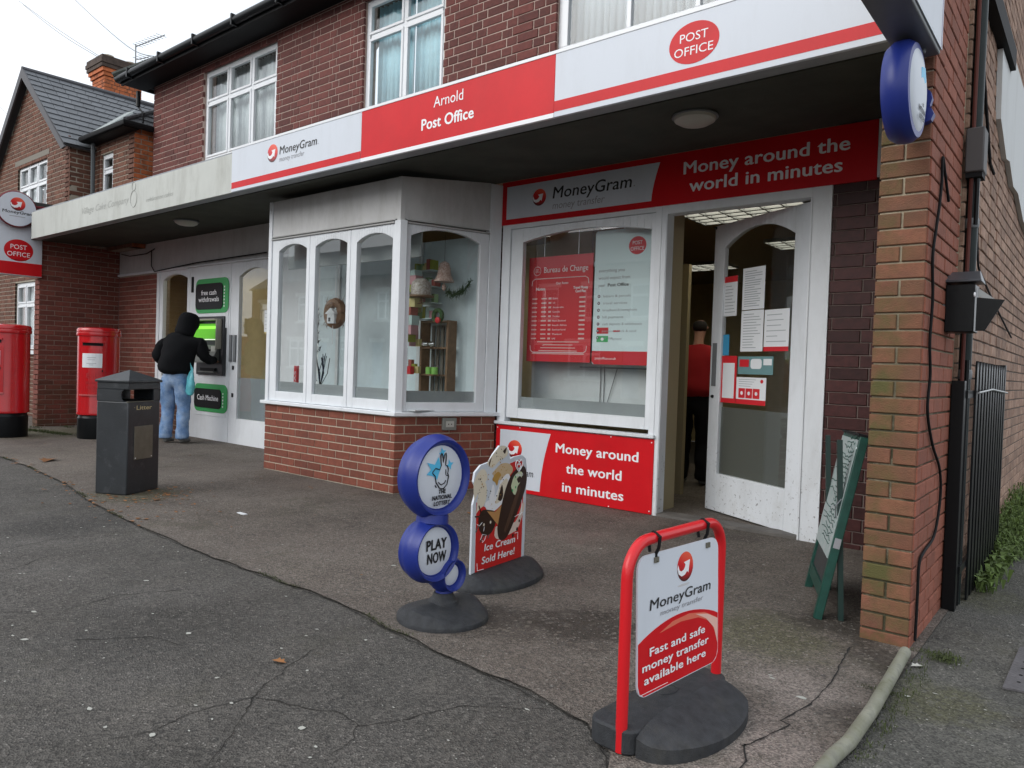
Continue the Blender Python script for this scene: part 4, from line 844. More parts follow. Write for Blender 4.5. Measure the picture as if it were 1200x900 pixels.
box('print', P_RED, t, FP, -3.60, -3.48, 1.51, 1.565, .0002, .001); box('print', P_GREEN, t, FP, -3.60, -3.48, 1.435, 1.49, .0002, .001); MB().prism(FP, ell(-3.54, 1.462, .016, .014, 12), .0012, .0018).build('print', LWHITE, t)
box('print', P_RED, t, FP, -3.43, -3.36, 1.525, 1.54, .0002, .001); text('Payment', FP, -3.45, 1.455, .11, .022, P_TEXT, t, .0015); text('postoffice.co.uk', FP, -3.61, 1.28, .22, .022, LWHITE, t, .0015)
MB().tube([FP(-3.35, 2.43, -.004), FP(-3.35, 2.74, -.004)], .004, 5).build('hanger', LWHITE, t)
t = thing('display_board', 'white backing board standing low inside the shop window', 'board', (-3.75, 5.85, .75)); box('board', INTW, t, FX(5.85), -4.50, -2.98, .76, 1.262, -.02, 0)
for a, b in ((-3.68, -3.68), (-3.64, -3.64), (-3.12, -3.12)): MB().tube([FX(5.85)(a, .80, .012), FX(5.85)(b, 1.22, .012)], .004, 5).build('strut', MGREY, t)
MB().tube([FX(5.85)(-3.62, .80, .02), FX(5.85)(-3.50, 1.2, .02)], .004, 5).build('strut', MGREY, t); box('shelf_edge', MGREY, t, FX(5.78), -3.86, -3.04, 1.20, 1.213, 0, .03)
box('window_bottom', INTW, t, W0, -4.5, -2.98, .70, .76, -5.91, -5.53)
t = thing('cardboard_box', 'brown cardboard box on top of the cupboard behind the rate board', 'box', (-3.85, 6.2, 2.1))
box('carton', KRAFT, t, FX(6.1), -4.0, -3.55, 2.25, 2.62, -.3, 0, bevel=.004); t2 = thing('wall_cupboard', 'dark shelf unit behind the hanging red board in the shop window', 'shelf', (-3.9, 6.3, 1.3)); box('carcass', mat('dark_unit', (.05, .055, .05), .6), t2, FX(6.1), -4.25, -3.5, 1.35, 2.2, -.3, -.02); box('shelf', INTW, t2, FX(6.1), -4.27, -3.48, 2.2, 2.24, -.3, 0)
# bay window display
t = thing('display_backing', 'pale grey blue backing panels behind the bay window display', 'board', (-6.0, 5.3, .75))
BK = mat('backing_blue_grey', (.62, .72, .75), .8, var=.05); DW = FX(5.32)
box('board', BK, t, DW, -7.3, -4.80, .75, 2.44, -.03, 0); box('shelf', INTW, t, W0, -7.2, -4.85, .755, .765, -5.3, -4.60)
for a in (-6.95, -5.95, -5.60): box('batten', INTW, t, DW, a, a+.05, .77, 2.44, .001, .02)
box('pelmet', mat('pelmet_grey', (.34, .37, .37), .8), t, FX(4.75), -7.1, -5.0, 2.18, 2.44, -.02, 0)
def ring(F, a, b, R, r, c, m, name, parent, seg=28, fuzz=0):
    mb = MB(); P = [F(*p, c) for p in ell(a, b, R, R, seg)]; P.append(P[0]); mb.tube(P, r, 8, cap=False); o = mb.build(name, m, parent, smooth=True); return o
def spikes(mbp, n, cen, rad, ln, seed=1, dirs=None):
    rnd = random.Random(seed)
    for _ in range(n):
        p = cen(rnd); d = Vector((rnd.gauss(0, 1), rnd.gauss(0, 1), rnd.gauss(0, 1))).normalized()*ln*(.5+rnd.random()); e = d.cross(Vector((.3, .2, 1))).normalized()*rad; q = len(mbp.v)
        mbp.v += [p-e, p+e, p+d]; mbp.f.append((q, q+1, q+2))
    return mbp
t = thing('wreath', 'brown twig wreath with a white house hanging in the middle bay window', 'wreath', (-6.36, 4.85, 1.5)); FWr = FX(4.85)
ring(FWr, -6.38, 1.69, .115, .05, 0, WOOD, 'ring', t)
spikes(MB(), 260, lambda r: FWr(-6.38+.12*math.cos(r.random()*6.28), 1.69+.12*math.sin(r.random()*6.28), r.uniform(-.03, .04)), .004, .07).build('twigs', WOOD, t, kind='stuff')
MB().box(FWr, -6.42, -6.30, 1.58, 1.68, .04, .07).prism(FWr, [(-6.45, 1.68), (-6.27, 1.68), (-6.36, 1.74)], .04, .08).build('house', P_WHITE, t); MB().box(FWr, -6.395, -6.365, 1.60, 1.64, .071, .074).build('house_window', BLACK, t); MB().tube([FWr(-6.38, 1.86, 0), FWr(-6.38, 2.3, 0)], .003, 5).build('string', LWHITE, t); MB().tube([FWr(-6.36, 1.58, .04), FWr(-6.36, 1.36, .04)], .003, 5).build('string', LWHITE, t)
t = thing('twig_reeds', 'dark twig spray in a pot with a white tag behind the middle bay window', 'ornament', (-6.62, 4.86, .77)); mb = MB(); rnd = random.Random(3)
for i in range(14):
    a = rnd.uniform(-.16, .16); c = rnd.uniform(-.08, .08); mb.tube([(-6.62, 4.86, .90), (-6.62+a*.5, 4.86+c, 1.05), (-6.62+a, 4.86+c, 1.24+rnd.uniform(-.06, .03))], .004, 5)
mb.build('twigs', BLKM, t); MB().lathe(Fr((0, 0, 0), (1, 0, 0), (0, 1, 0)), -6.62, 4.86, [(.03, .765), (.035, .82), (.02, .90)], 16).build('pot', BLK, t, smooth=True)
MB().quadbox([Vector(p) for p in ((-6.60, 4.80, .88), (-6.55, 4.80, .86), (-6.55, 4.805, .86), (-6.60, 4.805, .88), (-6.625, 4.80, .97), (-6.57, 4.80, .955), (-6.57, 4.805, .955), (-6.625, 4.805, .97))]).build('tag', P_WHITE, t)
t = thing('gift_box', 'small white gift box at the foot of the twig spray in the bay window', 'box', (-6.65, 4.72, .766)); box('body', P_WHITE, t, FX(4.70), -6.74, -6.60, .766, .83, -.1, 0); box('lid', P_WHITE, t, FX(4.70), -6.745, -6.595, .832, .86, -.105, .005)
tag(MB().box(FX(4.72), -6.55, -6.32, .766, .83, -.12, 0).build('black_tray', BLKM), 'low black tray beside the white gift box in the bay window', 'tray'); tag(MB().lathe(Fr((0, 0, 0), (1, 0, 0), (0, 1, 0)), -6.40, 4.66, [(.05, .766), (.055, .775), (.045, .785), (.01, .79)], 16).build('seed_dish', mat('shell_pink', (.5, .33, .25), .7)), 'small pinkish dish in front of the black tray', 'dish')
t = thing('red_sign_post', 'narrow red ornament with letters standing at the left of the bay window', 'ornament', (-7.15, 4.9, .77)); box('post', P_RED, t, FX(4.80), -7.02, -6.96, .77, 1.12, -.03, 0, bevel=.004); text('XMAS', Fr((-6.975, 4.80, .80), (0, 0, 1), (-1, 0, 0)), 0, 0, .26, .03, LWHITE, t, .003)
t = thing('tinsel_tree', 'slender dark tinsel tree with red ribbon between the left bay windows', 'ornament', (-6.73, 4.86, .77)); MB().tube([(-6.73, 4.86, .77), (-6.73, 4.86, 1.72)], .008, 6).build('stem', BLK, t)
spikes(MB(), 420, lambda r: Vector((-6.73+r.gauss(0, .02), 4.86+r.gauss(0, .02), r.uniform(1.28, 1.74))), .006, .055, 4).build('foliage', BLKM, t, kind='stuff'); box('ribbon', P_RED, t, FX(4.83), -6.77, -6.69, 1.14, 1.22, -.03, 0)
# wooden crate shelves with small goods, in the splayed window
t = thing('crate_shelf', 'slatted wooden shelf unit behind the splayed bay window', 'shelf', (-5.22, 5.2, .77)); FC = FX(5.16)
for a in (-5.40, -5.035): box('post', WOOD, t, FC, a, a+.025, .77, 1.62, -.12, 0)
for b in (1.07, 1.34, 1.60): box('shelf', WOOD, t, FC, -5.375, -5.035, b, b+.018, -.12, 0)
for a in [-5.36+.065*i for i in range(5)]: box('slat', mat('grey_wood', (.15, .14, .12), .8), t, FC, a, a+.035, .77, 1.58, -.14, -.125)
for i, (a, lab) in enumerate(((-5.19, 'left green candle tin on the lower crate shelf'), (-5.11, 'right green candle tin on the lower crate shelf'))):
    q = MB().lathe(Fr((0, 0, 0), (1, 0, 0), (0, 1, 0)), a, 5.09, [(.032, 1.089), (.032, 1.155), (.028, 1.158)], 14).build('candle_tin', mat('lime', (.22, .50, .10), .5), smooth=True); tag(q, lab, 'candle')
tag(MB().box(FX(5.02), -5.50, -5.38, 1.08, 1.16, -.05, 0).build('red_gift', P_RED), 'small red gift box left of the green candle tins', 'gift box')
t = thing('silver_birds', 'little silver bird ornaments on the middle crate shelf', 'ornament', (-5.2, 5.08, 1.358))
for a in (-5.25, -5.16): MB().lathe(FX(5.08), a, 1.385, [(.002, -.03), (.024, -.012), (.026, .005), (.012, .028), (.001, .04)], 12, sx=1.4).build('bird', mat('silver', (.7, .7, .68), .2, metal=1), t, smooth=True)
t = thing('gift_tower', 'stack of olive, pink and pale blue gift boxes left in the splayed bay window', 'gift boxes', (-5.45, 5.0, .77)); rnd = random.Random(9)
cols = [(.30, .33, .05), (.55, .30, .33), (.45, .60, .58), (.38, .10, .08), (.62, .55, .25), (.25, .40, .20)]; FG = FX(4.96); z = 1.40
for i in range(9):
    h = rnd.uniform(.05, .10); a = -5.52+rnd.uniform(0, .03); c = cols[i % 6]; box('gift', mat('gift_%s' % ['olive', 'pink', 'aqua', 'brick', 'gold', 'green'][i % 6], c, .5), t, FG, a, a+rnd.uniform(.13, .26), z, z+h-.002, -.10, 0); z += h
MB().tube([(-5.50, 5.02, .77), (-5.50, 5.02, 1.40)], .012, 8).build('stand', WOOD, t)
t = thing('cake_dome', 'beaded glass dome on a wooden cake stand in the splayed bay window', 'ornament', (-5.24, 5.05, 1.72)); ZU = Fr((0, 0, 0), (1, 0, 0), (0, 1, 0))
MB().lathe(ZU, -5.22, 4.98, [(.04, 1.77), (.012, 1.78), (.012, 1.83), (.13, 1.835), (.13, 1.848)], 24).build('stand', WOOD, t, smooth=True)
MB().lathe(ZU, -5.22, 4.98, [(.10, 1.85), (.10, 1.93), (.085, 1.98), (.05, 2.01), (.004, 2.02)], 24).build('dome', mat('beaded_glass', (.52, .50, .47), .35, c2=(.22, .18, .15), vscale=60), t, smooth=True)
t = thing('glitter_bell', 'copper glitter bell hanging in the splayed bay window', 'bell', (-4.96, 5.0, 1.95))
MB().lathe(ZU, -5.03, 5.10, [(.10, 1.985), (.095, 2.0), (.068, 2.05), (.06, 2.12), (.045, 2.165), (.01, 2.185)], 24).build('bell', mat('copper_glitter', (.30, .13, .09), .4, c2=(.75, .62, .55), vscale=90), t, smooth=True); MB().lathe(ZU, -5.03, 5.10, [(.004, 1.90), (.02, 1.92), (.02, 1.95), (.004, 1.975)], 12).build('clapper', mat('copper_glitter', (.3, .13, .09)), t, smooth=True); MB().tube([(-5.03, 5.10, 2.18), (-5.03, 5.10, 2.44)], .002, 4).build('string', BLK, t)
t = thing('fir_garland', 'green fir garland hanging at the right of the splayed bay window', 'garland', (-4.85, 5.1, 1.8)); MB().tube([(-5.03, 5.14, 1.90), (-4.96, 5.18, 1.86), (-4.88, 5.22, 1.90), (-4.82, 5.25, 2.0)], .006, 6).build('stem', PINE, t)
spikes(MB(), 500, lambda r: (lambda k: Vector((-5.03+.21*k, 5.14+.11*k, 1.90-.17*k*(1-k)*1.1+.10*k*k))+Vector((r.gauss(0, .012), r.gauss(0, .012), r.gauss(0, .012))))(r.random()), .004, .05, 6).build('needles', PINE, t, kind='stuff')
t = thing('small_wreath', 'small green wreath with a red bow above the crate shelf', 'wreath', (-5.08, 5.12, 1.6)); ring(FX(5.10), -5.10, 1.66, .055, .022, 0, PINE, 'ring', t); MB().lathe(FX(5.07), -5.07, 1.615, [(.03, -.01), (.03, .01), (.01, .02)], 10).build('bow', P_RED, t)

rnd = random.Random(31); GC = ['gift_olive', 'gift_pink', 'gift_aqua', 'gift_brick', 'gift_gold', 'gift_green']
t = thing('packed_goods', 'rows of little boxed and wrapped goods crowded on glass shelves in the splayed bay window', 'shelf of goods', (-5.35, 5.15, 1.2)); FQ = FX(5.12)
for z in (1.64, 1.80, 1.96, 2.12):
    box('shelf', mat('glass_shelf', (.45, .55, .55), .2), t, FQ, -5.52, -5.20, z-.012, z-.002, -.14, .02); a = -5.51
    while a < -5.23:
        w_ = rnd.uniform(.03, .06); h = rnd.uniform(.05, .12); box('goods', MATS[rnd.choice(GC)], t, FQ, a, a+w_-.006, z, z+h, -.10, -.02-rnd.uniform(0, .03)); a += w_
for z in (1.09, 1.36):
    a = -5.50
    for _ in range(3): h = rnd.uniform(.06, .16); box('goods', MATS[rnd.choice(GC)], t, FQ, a, a+.045, z, z+h, -.02, .02); a += .05

# ================================================================== CASH MACHINE
t = thing('cash_machine', 'dark grey cash machine with lit green screen hood set in the white door', 'cash machine', (-9.98, 5.46, .93))
ATMD = mat('atm_charcoal', (.022, .024, .028), .35, bump=.03)
box('surround', ATMD, t, F5, -10.36, -9.63, .93, 1.765, .006, .035, bevel=.006); box('side_guard', ATMD, t, F5, -9.625, -9.59, .93, 1.60, .006, .06, bevel=.004)
mb = MB(); mb.box(F5, -10.31, -9.69, 1.70, 1.725, .035, .13); mb.box(F5, -10.33, -10.31, 1.30, 1.725, .035, .12); mb.box(F5, -9.69, -9.67, 1.30, 1.725, .035, .12); mb.build('hood', mat('atm_beige', (.36, .35, .29), .5), t, bevel=.004)
mb = MB(); mb.quadbox([F5(-10.30, 1.44, .12), F5(-9.70, 1.44, .12), F5(-9.70, 1.46, .036), F5(-10.30, 1.46, .036), F5(-10.30, 1.455, .12), F5(-9.70, 1.455, .12), F5(-9.70, 1.66, .04), F5(-10.30, 1.66, .04)]); mb.build('lit_sign', mat('atm_green_hood', (.10, .40, .03), .3, emit=(.16, .65, .03), estr=.30), t)
mb = MB(); P0 = [(-10.25, 1.555, .080), (-9.76, 1.555, .080), (-9.76, 1.625, .055), (-10.25, 1.625, .055)]; mb.v = [F5(*p) for p in P0]; mb.f = [(0, 1, 2, 3)]; mb.build('screen', SCREEN, t)
box('light_strip', mat('strip_light', (.8, .85, .7), .4, emit=(.8, 1, .7), estr=.6), t, F5, -10.05, -9.70, 1.425, 1.438, .10, .121)
mb = MB(); mb.quadbox([F5(-10.27, 1.10, .036), F5(-9.72, 1.10, .036), F5(-9.72, 1.10, .15), F5(-10.27, 1.10, .15), F5(-10.27, 1.36, .036), F5(-9.72, 1.36, .036), F5(-9.72, 1.14, .15), F5(-10.27, 1.14, .15)]); mb.build('console', mat('atm_steel', (.14, .15, .14), .4, metal=.4), t, bevel=.004)
for i in range(4):
    for j in range(3): MB().box(F5, -10.02+.05*j, -9.98+.05*j, 1.155+.038*i, 1.18+.038*i, .135-.020*i, .158-.02*i).build('key', BLKM, t)
box('card_slot', mat('pale_grey_plastic', (.45, .46, .42), .4), t, F5, -9.86, -9.75, 1.26, 1.34, .06, .085); box('cash_slot', BLKM, t, F5, -10.2, -9.8, .985, 1.03, .036, .06); box('cash_lip', mat('atm_steel', (.14, .15, .14)), t, F5, -10.22, -9.78, .965, .982, .036, .085)
for nm, lab, (a0, a1, b0, b1), s, c in (('atm_sign', 'rounded green and black sign reading free cash withdrawals above the cash machine', (-10.455, -9.555, 1.815, 2.31), 'free cash\nwithdrawals', 0), ('atm_sign', 'rounded green and black sign below the cash machine', (-10.43, -9.53, .40, .80), 'Cash Machine', 1)):
    t = thing(nm, lab, 'sign', (-10, 5.45, b0), 'rounded signs of the cash machine')
    MB().prism(F5, rrect(a0, a1, b0, b1, .10), .007, .016).build('panel', ATMG, t); k = .05; MB().prism(F5, rrect(a0+.015, a1-.14, b0+.055, b1-.07, .07), .0165, .026).build('face', BLK, t)
    if c == 0: text(s, F5, (a0+a1)/2-.06, b0+.26, .56, .07, LWHITE, t, .028, align='C', bold=.015)
    else: text(s, F5, (a0+a1)/2-.05, b0+.165, .58, .075, LWHITE, t, .028, align='C', bold=.015)
    mb = MB()
    for i in range(int((b1-b0-.16)/.045)): mb.box(F5, a1-.115, a1-.09, b0+.08+i*.045, b0+.105+i*.045, .0165, .018)
    mb.build('dots', LWHITE, t)

# ================================================================== BRICK PIER
PX, PY = -.642, 3.624
PR = thing('brick_pier', 'orange red brick wing wall with moss on its front beside the shop door', 'wall', (-.77, 3.62, 0))
FPf = FX(PY); FPs = FY(PX)
SP = []
core = MB().box(W0, -.836, PX-.0065, -.02, 2.615, -5.458, -(PY+.0065)).box(W0, -.76, PX-.0066, 2.6151, 3.42, -5.457, -(PY+.0066)).build('wall_core', M_PIER, PR)
pm = B_MOSS
SP += brickwall(FPf, -.842, PX-.001, 0, 2.60, .0752, .201, .11, 'pier', pm, MORTL, ('x', core), joint=.010, b_ref=-.02, slab=False)
SP += brickwall(FPs, PY+.004, 4.44, 0, 3.42, .0752, .225, .11, 'stretcher', B_PIER, MORTL, ('x', core), joint=.010, b_ref=-.02, slab=False, off=.10)
emit_bricks(SP, 300)
# side wall running back
SWl = thing('side_wall', 'long weathered pinkish brick side wall behind the black railings', 'wall', (-.64, 7, 0))
FSW = FY(-.632)
SP = brickwall(FSW, 4.52, 16, 0, 7.2, .0775, .23, .115, 'flemish', B_SIDE, mat('mortar_sooty', (.13, .105, .085), .95, var=.3, vscale=20, bump=.3), ('brick_face', SWl), joint=.010, b_ref=-.03)
emit_bricks(SP, 300)
box('coping', B_SIDE, SWl, W0, -.90, -.634, 3.42, 7.2, -5.458, -4.54)
# ================================================================== SIDE DETAILS
t = thing('drainpipe', 'dark green black drainpipe down the side wall behind the pier', 'drainpipe', (-.58, 4.55, 0))
MB().tube([(-.600, 4.56, .0), (-.600, 4.56, 5.5)], .029, 14).build('pipe', PIPE, t, smooth=True)
for z in (1.2, 2.0, 3.3): MB().lathe(Fr((0, 0, 0), (1, 0, 0), (0, 1, 0)), -.600, 4.56, [(.031, z), (.035, z+.01), (.035, z+.04), (.031, z+.05)], 14).build('collar', MGREY, t, smooth=True)
MB().tube([(-.60, 4.475, 0), (-.60, 4.475, 3.4)], .010, 6).build('rusty_pipe', mat('rust_red', (.10, .025, .018), .8), t)
t = thing('junction_box', 'grey square box covering the drainpipe halfway up the side wall', 'box', (-.56, 4.5, 2.24)); box('cover', mat('box_grey', (.075, .07, .07), .6), t, FY(-.545), 4.44, 4.575, 2.27, 2.50, -.085, 0, bevel=.008); box('foot', BLKM, t, FY(-.55), 4.45, 4.565, 2.245, 2.269, -.075, 0); MB().tube([(-.57, 4.46, 2.235), (-.57, 4.46, 2.0)], .012, 6).build('outlet', BLK, t)
cab = [(4.02, 2.04), (3.90, 2.14), (3.82, 2.20), (3.823, 2.09), (3.79, 1.97), (3.735, 1.85), (3.69, 1.73), (3.735, 1.55), (3.715, 1.36), (3.76, 1.21), (3.735, 1.05), (3.89, .89), (4.12, .75), (4.17, .60), (4.05, .44), (3.80, .40), (3.705, .36), (3.70, .2), (3.69, .02)]
def smooth_path(P, n=6):
    out = []
    for i in range(len(P)-1):
        p0, p1, p2, p3 = (Vector(P[max(0, min(len(P)-1, i+k))]) for k in (-1, 0, 1, 2))
        for j in range(n):
            t = j/n; out.append(.5*((2*p1)+(p2-p0)*t+(2*p0-5*p1+4*p2-p3)*t*t+(3*p1-p0-3*p2+p3)*t**3))
    out.append(Vector(P[-1])); return out
tag(MB().tube(smooth_path([(-.628, y, z) for y, z in cab]), .0065, 7).build('cable', BLKM, smooth=True), 'loose black cable hanging down the side of the brick pier', 'cable')
tag(MB().tube(smooth_path([(-.617, 4.75, 7), (-.617, 4.8, 3.2), (-.617, 4.85, 2.6), (-.617, 4.95, 1.95), (-.617, 5.3, 1.8), (-.617, 7, 1.55)]), .006, 6).build('cable', BLKM), 'thin dark cable running down and along the weathered side wall', 'cable')
tag(MB().tube([(-.617, 4.62, 3.15), (-.617, 5.3, 2.52), (-.617, 5.5, 2.5)], .009, 6).build('cable', BLKM), 'thick black cable slanting across the upper side wall', 'cable')
t = thing('ash_bin', 'black metal wall box with a hooded top and open side flap on the pier side', 'ash bin', (-.58, 4.2, 1.41)); FK = FX(4.12)
box('body', BLK, t, FK, -.638, -.515, 1.425, 1.655, -.14, 0, bevel=.004); MB().quadbox([FK(-.645, 1.665, .012), FK(-.49, 1.665, .012), FK(-.49, 1.665, -.15), FK(-.645, 1.665, -.15), FK(-.645, 1.675, .012), FK(-.49, 1.675, .012), FK(-.515, 1.735, -.15), FK(-.645, 1.735, -.15)]).build('hood', mat('slate_hood', (.05, .055, .065), .35), t, bevel=.003)
MB().prism(FK, [(-.508, 1.43), (-.470, 1.43), (-.395, 1.575), (-.508, 1.59)], -.012, -.004).build('flap', BLK, t); MB().prism(FK, [(-.51, 1.64), (-.44, 1.585), (-.455, 1.575), (-.51, 1.60)], -.06, -.05).build('bracket', mat('galvanised', (.35, .36, .36), .4, metal=.5), t); MB().lathe(FY(-.515), 4.09, 1.60, [(.012, 0), (.01, .006)], 8).build('bolt', LWHITE, t)
MB().lathe(FK, -.655, 1.545, [(.028, -.02), (.028, .004)], 16, sx=.55, sy=1.1).build('side_wheel', mat('galvanised', (.35, .36, .36)), t)
t = thing('railing', 'black painted pointed steel railing standing against the side wall', 'railing', (-.58, 5.1, 0))
box('post', BLK, t, FY(-.575), 4.39, 4.45, -.01, 1.19, -.06, 0, bevel=.003); MB().tube([(-.585, 4.52, 0), (-.585, 4.52, 1.3)], .012, 6).build('rod', BLK, t)
for i in range(11):
    y = 4.66+.125*i; mb = MB(); mb.prism(FY(-.555), [(y, -.0), (y+.062, 0), (y+.062, 1.27), (y+.05, 1.30), (y+.031, 1.265), (y+.012, 1.30), (y, 1.27)], -.010, 0); mb.build('paling', BLK, t)
for z in (.18, 1.10): box('rail', BLK, t, FY(-.566), 4.45, 6.05, z, z+.04, -.02, 0)
box('post', BLK, t, FY(-.575), 6.04, 6.09, -.01, 1.31, -.05, .02, bevel=.003)
MB().tube([(-.53, 4.55, 1.13), (-.54, 5.2, 1.145), (-.54, 6.05, 1.12)], .006, 5).build('chain', mat('galvanised', (.35, .36, .36)), t)
t = thing('white_board', 'ragged edged white painted board high on the side wall', 'board', (-.6, 7, 2.9)); MB().prism(FY(-.60), [(5.50, 3.28), (5.56, 2.86), (5.72, 2.80), (5.95, 2.70), (6.15, 2.73), (6.45, 2.62), (6.8, 2.64), (7.3, 2.52), (9.2, 2.4), (9.2, 3.45), (6.0, 3.45), (5.97, 3.28)], -.03, 0).build('panel', mat('white_render', (.66, .68, .68), .8, dirt=.2), t)
t = thing('wall_ledge', 'black ledge running along the top of the side wall beside the white board', 'ledge', (-.55, 5.8, 3.4)); MB().box(FY(-.57), 4.62, 5.95, 3.285, 3.42, -.06, 0).build('body', BLKM, t)
tg = MB().tube([(-.630, 3.50, .023), (-.612, 3.1, .023), (-.600, 2.80, .023), (-.598, 2.50, .023), (-.612, 2.36, .023), (-.614, 1.7, .023)], .023, 16).build('drain_pipe', PVC, smooth=True); tag(tg, 'dirty cream plastic pipe lying on the ground in front of the brick pier', 'pipe')
rnd = random.Random(21)
def weeds(name, n, area, h, seed, m=WEED):
    r = random.Random(seed); mb = MB()
    for _ in range(n):
        p = area(r); hh = h*(.4+.8*r.random()); a = r.random()*2*PI; d = Vector((math.cos(a), math.sin(a), 0)); e = Vector((-d.y, d.x, 0))*hh*(.07+.1*r.random()); q = len(mb.v); l = hh*(.3+.6*r.random())
        mb.v += [p-e*.3, p+e*.3, p+d*l*.45+Vector((0, 0, hh*.75))+e, p+d*l*.45+Vector((0, 0, hh*.75))-e, p+d*l+Vector((0, 0, hh*(.5+.4*r.random())))]
        mb.f += [(q, q+1, q+2, q+3), (q+3, q+2, q+4)]
    return mb.build(name, m, kind='stuff')
def bank(r):
    y = 5.9+abs(r.gauss(0, 1))*1.7; x = -.60+abs(r.gauss(0, .13))*min(1.6, .5+(y-5.5)*.35); hgt = max(0, .30-(x+.6)*1.2)*r.random()*min(1, (y-5.2)*.5); return Vector((x, y, hgt))
weeds('wall_weeds', 8000, bank, .05, 5); weeds('wall_weeds', 4500, lambda r: Vector((-.60+abs(r.gauss(0, .25)), 10+r.random()*6, r.random()*.6)), .10, 8)
weeds('wall_weeds', 260, lambda r: Vector((-.50+r.gauss(0, .03), 4.9+r.random()*1.2, 0)), .10, 7)
weeds('moss_tuft', 420, lambda r: Vector((-.50+r.gauss(0, .035), 3.60+r.gauss(0, .035), 0)), .02, 9, MOSS)
weeds('moss_tuft', 300, lambda r: Vector((-.545+r.gauss(0, .02), 2.4+r.random()*1.1, 0)), .018, 10, MOSS)
t = thing('lit_box', 'small grey outside socket on the splayed bay wall under the sill', 'socket', FA(.52, .6)); box('plate', mat('socket_grey', (.20, .21, .19), .5), t, FA, .46, .60, .575, .69, .003, .04, bevel=.005); box('face', mat('pale_grey_plastic', (.45, .46, .42)), t, FA, .49, .57, .605, .66, .0405, .045)
for a in (.515, .545): MB().lathe(FA, a, .632, [(.006, .045), (.005, .048)], 8).build('socket_hole', BLKM, t)

# ================================================================== STREET OBJECTS
ZU = Fr((0, 0, 0), (1, 0, 0), (0, 1, 0))
def rubber_base(parent, x, y, d, La, Lb, h, rim=.028, ridge=.0, name='base', m=RUB, n=48, k=10, power=1.25, sup=2.0):
    """weighted foot: an oval with its length along d, sloping away both sides of a flat ridge"""
    d = Vector((d[0], d[1], 0)).normalized(); e = Vector((-d.y, d.x, 0)); mb = MB(); o = Vector((x, y, 0)); q = 0
    def pt(t, r):
        c, s = math.cos(t), math.sin(t); ca = math.copysign(abs(c)**(2/sup), c)*La*r; sa = math.copysign(abs(s)**(2/sup), s)*Lb*r; return ca, sa
    rings = [(1, 0), (1.0, rim*.7), (.985, rim)]+[(r, None) for r in [.97-.97*i/k for i in range(1, k)]]
    for r, z in rings:
        for i in range(n):
            a, s = pt(2*PI*i/n, r)
            if z is None: u = max(0, abs(s)-ridge)/(Lb-ridge); zz = rim+(h-rim)*max(0, 1-u**power)*min(1, max(0, (1-abs(a)/La*.0)))*(1-max(0, (math.hypot(a/La, s/Lb)-.0))**9*.6)
            else: zz = z
            mb.v.append(o+d*a+e*s+Vector((0, 0, zz)))
    for j in range(len(rings)-1):
        for i in range(n): p = j*n+i; r = j*n+(i+1) % n; mb.f.append((p, r, r+n, p+n))
    mb.v.append(o+Vector((0, 0, h))); c = len(mb.v)-1; j = (len(rings)-1)*n; mb.f += [(j+i, j+(i+1) % n, c) for i in range(n)]; mb.f.append(tuple(range(n))[::-1])
    return mb.build(name, m, parent, smooth=True)

# --- money transfer swing sign
MD = Vector((.066, .998, 0)).normalized(); MF = Fr((-1.128, 1.983, 0), MD)      # faces +X, a from the near pole
t = thing('pavement_sign', 'red tubular framed money transfer sign on a dark rubber base in the foreground', 'pavement sign', (-1.11, 2.28, 0))
PB = Fr(MF(.306, 0), (MD.y, -MD.x, 0), (MD.x, MD.y, 0))      # a = towards the camera side, b = along the sign, n = up
if PB.n.z < 0: PB = Fr(PB.o, PB.u, -PB.v)
def lobe(sg, c0, depth, half, h, rim, parent):
    mb = MB(); n = 26; rows = []
    for k in range(9):
        f = k/8; row = []
        for i in range(n+1):
            q = PI*i/n-PI/2; rr = f; a = c0+sg*depth*rr*max(0, math.cos(q))**.85; b = half*(math.sin(q))*(1-.0*f)
            z = h-(h-rim)*((a-c0)*sg/depth)**1.1 - (h-rim)*.55*abs(b/half)**5*(1 if f else 1)
            row.append(PB(a, b, z))
        rows.append(row)
    for r in rows: mb.v += r
    W = n+1
    for k in range(8):
        for i in range(n): mb.f.append((k*W+i, k*W+i+1, (k+1)*W+i+1, (k+1)*W+i))
    q0 = len(mb.v); mb.v += [Vector((p.x, p.y, 0)) for p in rows[-1]]; mb.f += [(8*W+i, 8*W+i+1, q0+i+1, q0+i) for i in range(n)]
    q1 = len(mb.v); mb.v += [Vector((p.x, p.y, 0)) for p in rows[0]]; mb.f += [(i+1, i, q1+i, q1+i+1) for i in range(n)]
    return mb.build('base_lobe', RUB, parent, smooth=True)
bs = MB().prism(PB, rrect(-.125, .0495, -.322, .322, .05), .0, .078).build('base', RUB, t, bevel=.008)
lobe(1, .050, .165, .300, .098, .030, bs); lobe(-1, -.126, .05, .26, .074, .028, bs)
MB().tube([PB(-.045+.030*math.cos(q), .04+.045*math.sin(q), .079) for q in [2*PI*i/20 for i in range(21)]], .003, 5).build('moulded_mark', RUB, bs)
R0 = .105; path = [(0.0, .005)] + [(0, .30), (0, .647-R0)] + [(R0-R0*math.cos(q), .647-R0+R0*math.sin(q)) for q in [PI/2*i/8 for i in range(1, 9)]] + [(.30, .647)] + [(.612-R0+R0*math.sin(q), .647-R0+R0*math.cos(q)) for q in [PI/2*i/8 for i in range(0, 9)]] + [(.612, .30), (.612, .04)]
MB().tube([MF(a, b, 0) for a, b in path], .0185, 16).build('frame', RED2, t, smooth=True)
PF = Fr(MF(.045, .60, .004), (MD+Vector((.035, 0, 0))), Vector((-.04, 0, 1)))       # hangs from the top bar, swung slightly
PF = Fr(MF(.045, .60, .004), PF.u, PF.n.cross(PF.u))
